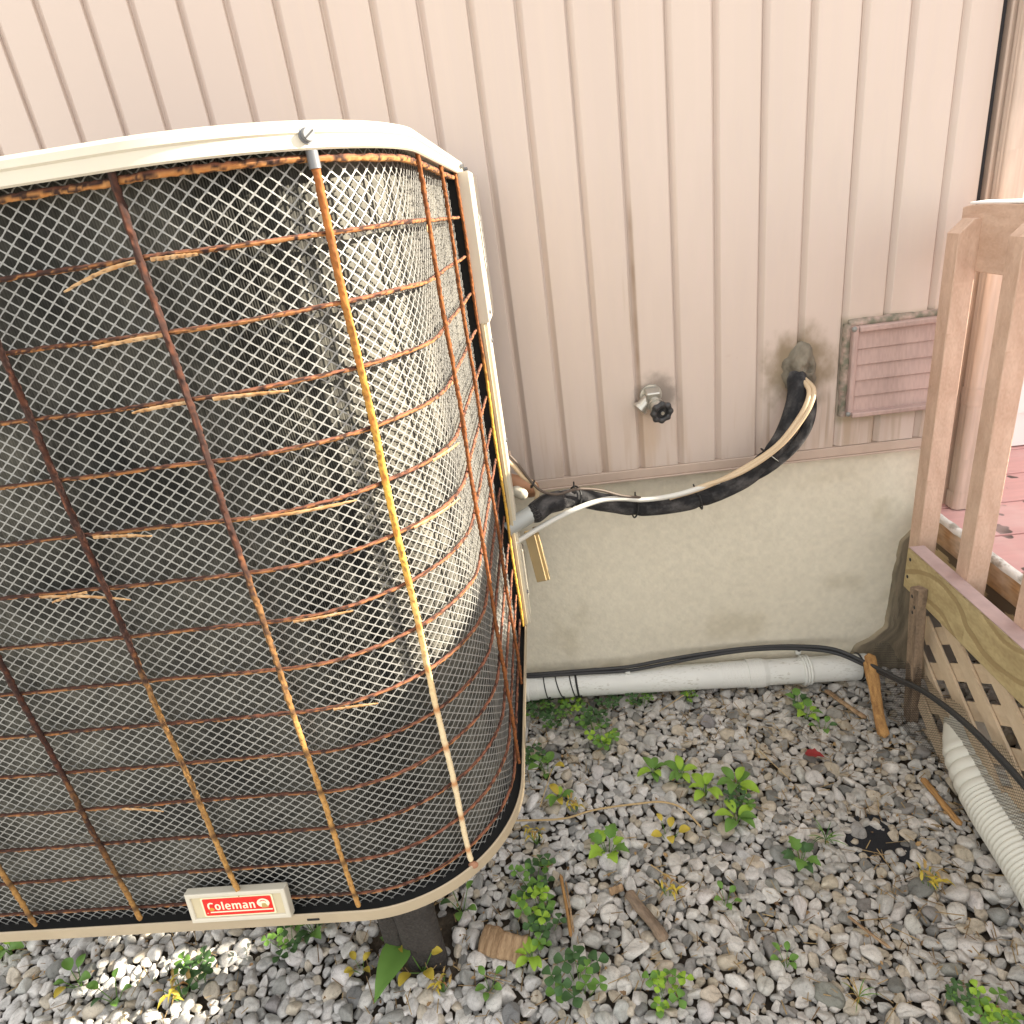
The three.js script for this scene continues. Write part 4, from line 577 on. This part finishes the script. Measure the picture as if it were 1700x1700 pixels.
  for (const i of order.slice(0, 300)) { const o = rocks[i], kk = o.c.map(v => Math.round(v * 60)).join(); if (!mats.has(kk)) { const mm = stoneMat.clone(); mm.color.setRGB(...o.c.map(v => Math.round(v * 60) / 60)); mats.set(kk, mm); } const ms = mesh('stone', fine[i % 10], mats.get(kk), gv); ms.applyMatrix4(o.m); }
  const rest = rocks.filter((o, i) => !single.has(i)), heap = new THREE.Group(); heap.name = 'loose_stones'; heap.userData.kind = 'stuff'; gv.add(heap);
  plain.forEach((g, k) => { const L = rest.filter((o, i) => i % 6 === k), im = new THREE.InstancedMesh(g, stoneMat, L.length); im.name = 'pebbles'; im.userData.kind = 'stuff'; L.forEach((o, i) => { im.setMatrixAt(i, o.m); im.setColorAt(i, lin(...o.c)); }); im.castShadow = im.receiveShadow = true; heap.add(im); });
}

// ---------------------------------------------------------------- plants
const leafMat = (r, g, b) => new THREE.MeshPhysicalMaterial({ color: lin(r, g, b), roughness: 0.55, side: THREE.DoubleSide, transmission: 0.25, thickness: 0, specularIntensity: 0.4 });
const LM = { deep: leafMat(0.075, 0.15, 0.055), green: leafMat(0.15, 0.29, 0.06), lime: leafMat(0.33, 0.52, 0.06), yellow: leafMat(0.58, 0.45, 0.07), rustc: leafMat(0.42, 0.22, 0.08), dry: leafMat(0.46, 0.31, 0.11), red: leafMat(0.33, 0.04, 0.04) };
function leafG(len, wid, kind, curl, seed) { // along +x, face up
  const nu = 8, nv = 4, W = t => kind === 'ovate' ? Math.pow(Math.sin(Math.PI * Math.pow(t, 0.95)), 0.6) : kind === 'obovate' ? Math.pow(Math.sin(Math.PI * Math.pow(t, 1.6)), 0.7) : kind === 'arrow' ? (t < 0.14 ? 0.45 + t * 4 : 1 - Math.pow((t - 0.14) / 0.86, 1.5)) : (0.45 + 0.55 * Math.abs(Math.sin(t * 9.4))) * Math.sin(Math.PI * Math.pow(t, 0.7));
  return gridG(nv, nu, (i, j) => { const t = j / nu, s = (i / nv - 0.5) * 2, w = wid * 0.5 * Math.max(0.02, W(cl(t, 0.015, 0.985))); return [len * t, curl * len * Math.sin(t * 2.2) * 0.5 - curl * len * t * t * 0.55 + Math.abs(s) * w * 0.28 + 0.02 * wid * (hash(i, j, seed) - 0.5) * (i % 4 ? 1 : 2), s * w]; });
}
function trefoil(size, seed) { const G = []; for (let k = 0; k < 3; k++) { const g = leafG(size, size * 0.92, 'obovate', 0.25, seed + k); g.rotateY(k * 2.094 + 0.1 * (seed % 3)); G.push(g); } return mergeGeometries(G); }
function makePlant(kind, seed, mats) { // a plant is a group of separate leaves and one mesh of stems
  const r = rng(seed), o = new THREE.Group(), S = [];
  const add = (g, x, y, z, ry, tilt, mat) => { const m = mesh('leaf', g, mat, o); m.position.set(x, y, z); m.rotation.set((r() - 0.5) * 0.5, ry, tilt, 'YXZ'); };
  const n = { clover: 11, broad: 7, sprig: 5, dry: 12, big: 2, needles: 16, lobed: 8 }[kind];
  for (let i = 0; i < n; i++) {
    const a = i / n * 6.283 + r() * 0.8, mat = mats[Math.floor(r() * mats.length)];
    if (kind === 'clover') { const d = 0.006 + 0.034 * Math.sqrt(r()), h = 0.016 + 0.026 * r(), x = Math.cos(a * 2.4) * d, z = Math.sin(a * 2.4) * d; add(trefoil(0.0115 + 0.006 * r(), seed + i), x, h, z, r() * 6, 0.15, mat); S.push(cyl([x * 0.3, -0.015, z * 0.3], [x, h, z], 0.0007, 0.0006, 5)); }
    if (kind === 'broad') { const L = 0.022 + 0.024 * r(), x = Math.cos(a) * 0.006, z = Math.sin(a) * 0.008, h = 0.012 + 0.012 * r(); add(leafG(L, L * 0.55, 'ovate', 0.5, seed + i), x, h, z, -a, 0.35 * r(), mat); S.push(cyl([0, -0.015, 0], [x, h, z], 0.0013, 0.0009, 5)); }
    if (kind === 'lobed') { const L = 0.024 + 0.014 * r(), x = Math.cos(a) * 0.014, z = Math.sin(a) * 0.014, h = 0.018 + 0.014 * r(); add(leafG(L, L * 0.95, 'lobed', 0.4, seed + i), x, h, z, -a, 0.2, mat); S.push(cyl([0, -0.015, 0], [x, h, z], 0.001, 0.0008, 5)); }
    if (kind === 'sprig') { const d = 0.008 + 0.014 * r(), L = 0.016 + 0.010 * r(), x = Math.cos(a) * d, z = Math.sin(a) * d, h = 0.014 + 0.018 * r(); add(leafG(L, L * 0.7, 'ovate', 0.4, seed + i), x, h, z, -a, 0.3, mat); S.push(cyl([0, -0.015, 0], [x, h, z], 0.0009, 0.0007, 5)); }
    if (kind === 'dry') { const L = 0.012 + 0.012 * r(), d = 0.004 + 0.016 * r(), x = Math.cos(a) * d, z = Math.sin(a) * d, h = 0.016 + 0.012 * r(); add(leafG(L, L * 0.34, 'lobed', 0.9, seed + i), x, h, z, r() * 6, 0.5 * r(), mat); S.push(cyl([0, -0.012, 0], [x, h, z], 0.0008, 0.0006, 5)); }
    if (kind === 'needles') { const L = 0.02 + 0.03 * r(); add(leafG(L, 0.0022, 'ovate', 0.5, seed + i), 0, 0.012, 0, -a, 0.2 + 0.7 * r(), mat); S.push(cyl([0, -0.012, 0], [0, 0.013, 0], 0.0012, 0.001, 5)); }
    if (kind === 'big') { const L = 0.105 - 0.045 * i; add(leafG(L, L * 0.58, 'arrow', 0.25, seed + i), 0, 0.04, 0, -(1.95 + i * 1.6), -0.12, mat); S.push(cyl([0, -0.01, 0], [0, 0.04, 0], 0.0016, 0.0012, 6)); }
  }
  mesh('stem', mergeGeometries(S.map(g => g.toNonIndexed())), LM.green, o); return o;
}
{
  const protos = {}; const list = [
    // name, kind, variant, x, z, scale, label, category
    ['clover', 'clover', 0, -0.522, 0.075, 1.0, 'clover patch beneath the left end of the white drain pipe', 'clover'],
    ['clover', 'clover', 1, -0.424, 0.070, 1.05, 'clover patch under the zip ties of the white drain pipe', 'clover'],
    ['clover', 'clover', 2, -0.326, 0.070, 1.0, 'clover patch third from the left below the drain pipe', 'clover'],
    ['clover', 'clover', 0, -0.23, 0.068, 0.95, 'clover patch fourth from the left below the drain pipe', 'clover'],
    ['clover', 'clover', 1, -0.098, 0.066, 0.6, 'small clover tuft just left of the drain pipe coupling', 'clover'],
    ['clover', 'clover', 2, -0.374, 0.150, 1.2, 'dark green clover clump on gravel, a hand below the drain pipe', 'clover'],
    ['clover', 'clover', 0, -0.479, 0.121, 1.0, 'pale clover clump between the unit rim and the dark clover', 'clover'],
    ['clover', 'clover', 1, -0.352, 0.225, 1.1, 'clover clump just below the dark green clover clump', 'clover'],
    ['clover', 'clover', 2, -0.540, 0.262, 1.0, 'dark clover tuft against the right rim of the cooling unit', 'clover'],
    ['clover', 'clover', 0, -0.546, 0.618, 1.1, 'topmost clover of the column right of the black block', 'clover'],
    ['clover', 'clover', 1, -0.535, 0.676, 1.2, 'middle clover of the column right of the black block', 'clover'],
    ['clover', 'clover', 2, -0.521, 0.728, 1.05, 'lowest clover of the column, just above the brown bark piece', 'clover'],
    ['clover', 'clover', 0, -0.457, 0.831, 1.3, 'large clover clump at the bottom centre of the picture', 'clover'],
    ['clover', 'clover', 1, -0.304, 0.851, 1.05, 'clover at the bottom edge, right of the large clump', 'clover'],
    ['clover', 'clover', 2, -1.234, 0.779, 1.1, 'clover in the shaded gravel beside the sunlit strip', 'clover'],
    ['clover', 'clover', 0, -1.063, 0.722, 1.0, 'clover below the red badge of the cooling unit', 'clover'],
    ['clover', 'clover', 2, -0.062, 0.445, 0.9, 'dark clover behind the bright tall leafed weed', 'clover'],
    ['clover', 'clover', 1, 0.226, 0.913, 0.9, 'clover in the bottom right corner of the gravel', 'clover'],
    ['clover', 'clover', 2, 0.193, 0.885, 0.7, 'small clover just left of the bottom right clover', 'clover'],
    ['weed', 'lobed', 0, 0.025, 0.605, 0.95, 'dark leafy weed left of the black fabric scrap', 'weed'],
    ['weed', 'sprig', 0, -0.074, 0.809, 0.8, 'tiny sprig near the bottom, right of centre', 'weed'],
    ['weed', 'sprig', 1, -0.702, 0.662, 1.2, 'green sprig at the right foot of the black block', 'weed'],
    ['weed', 'broad', 0, -0.242, 0.334, 0.85, 'lime weed at the left end of the bright weed row', 'weed'],
    ['weed', 'broad', 1, -0.176, 0.350, 0.95, 'second bright weed from the left in the weed row', 'weed'],
    ['weed', 'broad', 2, -0.130, 0.405, 1.05, 'bright weed in the middle of the weed row', 'weed'],
    ['weed', 'broad', 0, -0.052, 0.395, 1.05, 'tall leafed bright weed at the right end of the weed row', 'weed'],
    ['weed', 'broad', 1, -0.080, 0.495, 1.1, 'bright weed pointing down below the weed row', 'weed'],
    ['weed', 'lobed', 1, -0.378, 0.554, 1.15, 'bright lobed weed in the middle of the gravel', 'weed'],
    ['weed', 'broad', 2, -0.552, 0.775, 0.8, 'lime weed at the right end of the brown bark piece', 'weed'],
    ['arrow_weed', 'big', 0, -0.805, 0.758, 1.0, 'large arrow shaped green leaf in front of the black block', 'weed'],
    ['weed', 'sprig', 2, -0.772, 0.778, 1.35, 'yellow green weed in front of the black block', 'weed'],
    ['weed', 'sprig', 3, -0.512, 0.30, 1.35, 'yellow green weed beside the right rim of the unit', 'weed'],
    ['weed', 'broad', 3, -0.481, 0.395, 0.9, 'weed with bright yellow leaves right of the unit rim', 'weed'],
    ['weed', 'sprig', 2, -0.239, 0.525, 1.1, 'yellowing weed above the middle of the gravel', 'weed'],
    ['weed', 'lobed', 1, 0.192, 0.177, 0.9, 'green weed below the clamp of the drain pipe', 'weed'],
    ['weed', 'lobed', 0, 0.186, 0.128, 0.8, 'dark weed right under the clamp of the drain pipe', 'weed'],
    ['weed', 'sprig', 1, 0.211, 0.236, 1.0, 'small weed lowest of the three below the pipe clamp', 'weed'],
    ['grass_tuft', 'needles', 0, 0.092, 0.563, 1.0, 'needle leaved tuft left of the black fabric scrap', 'grass'],
    ['dried_weed', 'dry', 0, 0.254, 0.673, 1.3, 'dried yellow weed below the black fabric scrap', 'dried weed'],
    ['dried_weed', 'dry', 1, -0.263, 0.659, 1.1, 'dried yellow weed above the brown branch', 'dried weed'],
    ['dried_weed', 'dry', 0, -0.445, 0.428, 1.1, 'dried yellow weed at the long pale stem', 'dried weed'],
    ['dried_weed', 'dry', 1, -0.722, 0.821, 0.9, 'dried yellow weed in front of the black block', 'dried weed'],
    ['weed', 'sprig', 0, -0.632, 0.825, 0.9, 'small green sprig below the brown bark piece', 'weed'],
    ['weed', 'sprig', 3, -1.498, 0.775, 1.2, 'yellow green weed at the left of the sunlit strip', 'weed'],
    ['weed', 'sprig', 1, -1.398, 0.81, 1.1, 'green weed in the sunlit strip of gravel', 'weed'],
    ['dried_weed', 'dry', 1, -1.256, 0.813, 1.4, 'dried yellow weed right of the sunlit strip', 'dried weed'],
    ['weed', 'broad', 0, -1.71, 0.70, 1.0, 'dark green weed in the lower left corner', 'weed'],
    ['weed', 'lobed', 0, -1.018, 0.695, 0.9, 'leafy weed under the rim right of the badge', 'weed'],
    ['weed', 'sprig', 2, -0.893, 0.779, 0.8, 'small weed left of the large arrow shaped leaf', 'weed'],
    ['dried_weed', 'dry', 0, -0.541, 0.506, 1.0, 'brown dried weed beside the unit rim', 'dried weed'],
    ['weed', 'sprig', 0, -0.153, 0.686, 0.8, 'tiny green sprig right of the brown branch', 'weed'],
    ['weed', 'needles', 1, 0.027, 0.876, 0.8, 'thin leaved tuft at the bottom edge right of centre', 'weed'],
  ];
  const mats = { clover: [[LM.deep, LM.green], [LM.green, LM.green, LM.lime], [LM.deep, LM.deep, LM.green]], broad: [[LM.lime, LM.lime, LM.green], [LM.lime, LM.green], [LM.lime], [LM.green, LM.yellow, LM.lime, LM.yellow]], sprig: [[LM.green], [LM.green, LM.deep], [LM.yellow, LM.lime], [LM.lime, LM.yellow, LM.green]], lobed: [[LM.deep, LM.green], [LM.lime, LM.green]], dry: [[LM.dry, LM.yellow], [LM.dry, LM.rustc, LM.yellow]], needles: [[LM.green, LM.deep], [LM.green, LM.dry]], big: [[LM.green]] };
  const R = rng(5);
  list.forEach(([name, kind, v, x, z, sc, label, cat], i) => {
    const k = kind + v; let o; if (!protos[k]) o = protos[k] = makePlant(kind, 100 + i * 31, mats[kind][v]); else { o = protos[k].clone(); }
    o.name = numbered(name); scene.add(o); o.position.set(x, 0.018, z); o.rotation.set(0, kind === 'big' ? 0 : R() * 6.283, 0); o.scale.setScalar(sc); tag(o, label, cat);
  });
}

// ---------------------------------------------------------------- sticks, bark, scraps
{
  const piece = (name, a, b, w, h, mat, label, cat, seed) => { // an irregular stick between two points
    const A = V(...a), Bv = V(...b), L = A.distanceTo(Bv), N = 24; const g = gridG(10, N, (i, j) => { const t = j / N, an = i / 10 * 6.2832, e = Math.min(1, Math.min(t, 1 - t) * 30 + 0.15), n = fbm(t * 6, Math.cos(an) + seed, Math.sin(an), 3) - 0.5, q = 1 / Math.pow(Math.pow(Math.abs(Math.cos(an)), 4) + Math.pow(Math.abs(Math.sin(an)), 4), 0.25); return [Math.cos(an) * q * w * 0.5 * e * (1 + n * 0.5) + 0.1 * w * Math.sin(t * 5 + seed), (t - 0.5) * L, Math.sin(an) * q * h * 0.5 * e * (1 + n * 0.5)]; }, null, (i, j) => [i * 0.008, j / N * L]);
    g.applyQuaternion(new THREE.Quaternion().setFromUnitVectors(V(0, 1, 0), Bv.clone().sub(A).normalize())); const m = mesh(name, g, mat, scene); m.position.copy(A.add(Bv).multiplyScalar(0.5)); return tag(m, label, cat);
  };
  piece('wood_stick', [0.381, 0.142, 0.088], [0.352, 0.018, 0.272], 0.028, 0.012, M.stick, 'split orange brown stick leaning on the end of the drain pipe', 'stick', 1);
  piece('wood_stick', [0.366, 0.13, 0.105], [0.360, 0.07, 0.19], 0.012, 0.008, M.stick, 'thin splinter beside the stick leaning on the drain pipe', 'stick', 2);
  piece('bark_piece', [-0.655, 0.030, 0.735], [-0.560, 0.028, 0.765], 0.016, 0.052, M.bark, 'square brown bark piece lying right of the black block', 'bark', 3);
  piece('branch', [-0.345, 0.028, 0.652], [-0.288, 0.030, 0.762], 0.022, 0.018, M.weathered, 'short weathered branch lying in the middle of the gravel', 'branch', 4);
  piece('twig', [-0.486, 0.032, 0.605], [-0.470, 0.032, 0.745], 0.007, 0.006, M.stick, 'straight brown twig right of the clover column', 'twig', 5);
  piece('twig', [-0.476, 0.036, 0.625], [-0.464, 0.034, 0.738], 0.004, 0.004, M.bark, 'thinner twig lying against the straight brown twig', 'twig', 6);
  piece('wood_stick', [0.366, 0.030, 0.415], [0.385, 0.024, 0.545], 0.013, 0.010, M.stick, 'brown stick lying beside the corrugated hose', 'stick', 7);
  piece('bark_piece', [0.275, 0.026, 0.085], [0.335, 0.024, 0.205], 0.020, 0.010, M.bark, 'long flat bark strip below the right end of the drain pipe', 'bark', 8);
  piece('twig', [0.066, 0.034, 0.735], [0.115, 0.034, 0.80], 0.006, 0.005, M.bark, 'thin twig near the bottom right of the gravel', 'twig', 9);
  piece('bark_piece', [-0.385, 0.03, 0.655], [-0.355, 0.03, 0.64], 0.016, 0.005, M.bark, 'small tan chip below the bright lobed weed', 'bark', 10);
  const st = mesh('dry_stem', tubeG([[-0.64, 0.03, 0.45], [-0.56, 0.036, 0.462], [-0.47, 0.034, 0.462], [-0.404, 0.042, 0.452], [-0.30, 0.044, 0.444], [-0.235, 0.042, 0.443], [-0.195, 0.038, 0.46], [-0.162, 0.026, 0.505]], 0.0024, 70, 7), M.straw, scene); tag(st, 'long pale dry stem lying across the gravel beside the unit', 'stem');
  [[[-0.53, 0.03, 0.42], [-0.495, 0.06, 0.33], 'pale straw leaning beside the right rim of the unit'], [[-0.115, 0.05, 0.085], [-0.19, 0.03, 0.12], 'pale straw under the middle of the drain pipe'], [[0.03, 0.036, 0.30], [0.075, 0.034, 0.40], 'white straw in the gravel right of the weed row'], [[-0.29, 0.036, 0.60], [-0.225, 0.034, 0.66], 'bent straw above the weathered branch']].forEach(([a, b, l]) => tag(mesh('straw', cyl(a, b, 0.0014, 0.001, 6), M.straw, scene), l, 'straw'));
  const lf = mesh('red_leaf', leafG(0.045, 0.034, 'lobed', 0.3, 4), LM.red, scene); lf.position.set(0.135, 0.036, 0.322); lf.rotation.y = -0.3; tag(lf, 'dark red fallen leaf on the gravel near the stick', 'leaf');
  const fab = gridG(16, 16, (i, j) => { const a = i / 16 * 6.2832, t = j / 16, R = (1 - t) * (0.050 + 0.014 * fbm(Math.cos(a) * 1.7 + 3, Math.sin(a) * 1.7, 2)), x = Math.cos(a) * R * 0.85, z = Math.sin(a) * R; return [x * 1.3, 0.006 + 0.006 * fbm(x * 40, z * 40, 3), z * 1.3]; }); const fb = mesh('fabric_scrap', fab, std({ color: lin(0.017, 0.018, 0.022), roughness: 0.95, side: THREE.DoubleSide, bumpMap: fineBump, bumpScale: 0.002 }), scene); fb.position.set(0.205, 0.002, 0.56); tag(fb, 'black weed fabric showing through a gap in the gravel', 'fabric');
  const ch = mesh('paint_chip', (() => { const g = gridG(6, 10, (i, j) => { const t = j / 10, s = i / 6 - 0.5; return [s * 0.022 * (0.7 + 0.5 * fbm(t * 5, 1, 2)) + 0.006 * Math.sin(t * 4), (t - 0.5) * 0.075, 0.004 * Math.cos(s * 3)]; }); return g; })(), std({ color: lin(0.64, 0.52, 0.33), roughness: 0.7, side: THREE.DoubleSide }), scene); ch.position.set(0.478, 0.487, 0.262); ch.rotation.set(-0.35, -1.15, -0.55); tag(ch, 'curled cream paint chip stuck between the two balusters', 'paint chip');
  // fine dry litter between the stones
  const R = rng(991), n = 3800, g = new THREE.CylinderGeometry(0.0006, 0.0008, 1, 4), im = new THREE.InstancedMesh(g, std({ roughness: 0.9 }), n), m4 = new THREE.Matrix4(), q = new THREE.Quaternion(), e = new THREE.Euler();
  for (let i = 0; i < n; i++) { let x, z; do { x = mix(-2.0, 0.6, R()); z = mix(0.02, 1.5, R()); } while (fbm(x * 4, z * 4, 6, 2) < R() * 0.75 + 0.12); e.set((R() - 0.5) * 0.5, R() * 6.283, Math.PI / 2 + (R() - 0.5) * 0.6); q.setFromEuler(e); const k = mix(0.8, 1.6, R()); m4.compose(V(x, 0.016 + 0.014 * R(), z), q, V(k, mix(0.012, 0.06, R() * R()), k)); im.setMatrixAt(i, m4); im.setColorAt(i, lin(...mul(mixc([0.20, 0.13, 0.07], [0.48, 0.34, 0.16], R()), 0.9))); }
  im.name = 'dry_litter'; im.userData = { kind: 'stuff', label: 'fine dry straw and stems scattered between the stones', category: 'litter' }; im.castShadow = im.receiveShadow = true; scene.add(im);
}

{ // crumbled brown leaf bits between the stones
  const R = rng(443), n = 900, g = leafG(1, 0.7, 'lobed', 0.5, 3), im = new THREE.InstancedMesh(g, std({ roughness: 0.9, side: THREE.DoubleSide }), n), m4 = new THREE.Matrix4(), q = new THREE.Quaternion(), e = new THREE.Euler();
  for (let i = 0; i < n; i++) { let x, z; do { x = mix(-2.0, 0.6, R()); z = mix(0.02, 1.5, R()); } while (fbm(x * 4 + 3, z * 4, 9, 2) < R() * 0.8 + 0.15); e.set((R() - 0.5) * 1.2, R() * 6.283, (R() - 0.5) * 1.2); q.setFromEuler(e); const k = mix(0.006, 0.017, R() * R()); m4.compose(V(x, 0.012 + 0.012 * R(), z), q, V(k, k, k)); im.setMatrixAt(i, m4); im.setColorAt(i, lin(...mixc([0.13, 0.075, 0.04], [0.42, 0.27, 0.12], R()))); }
  im.name = 'leaf_litter'; im.userData = { kind: 'stuff', label: 'crumbled brown leaf bits scattered between the stones', category: 'litter' }; im.castShadow = im.receiveShadow = true; scene.add(im);
}

renderer.render(scene, camera);
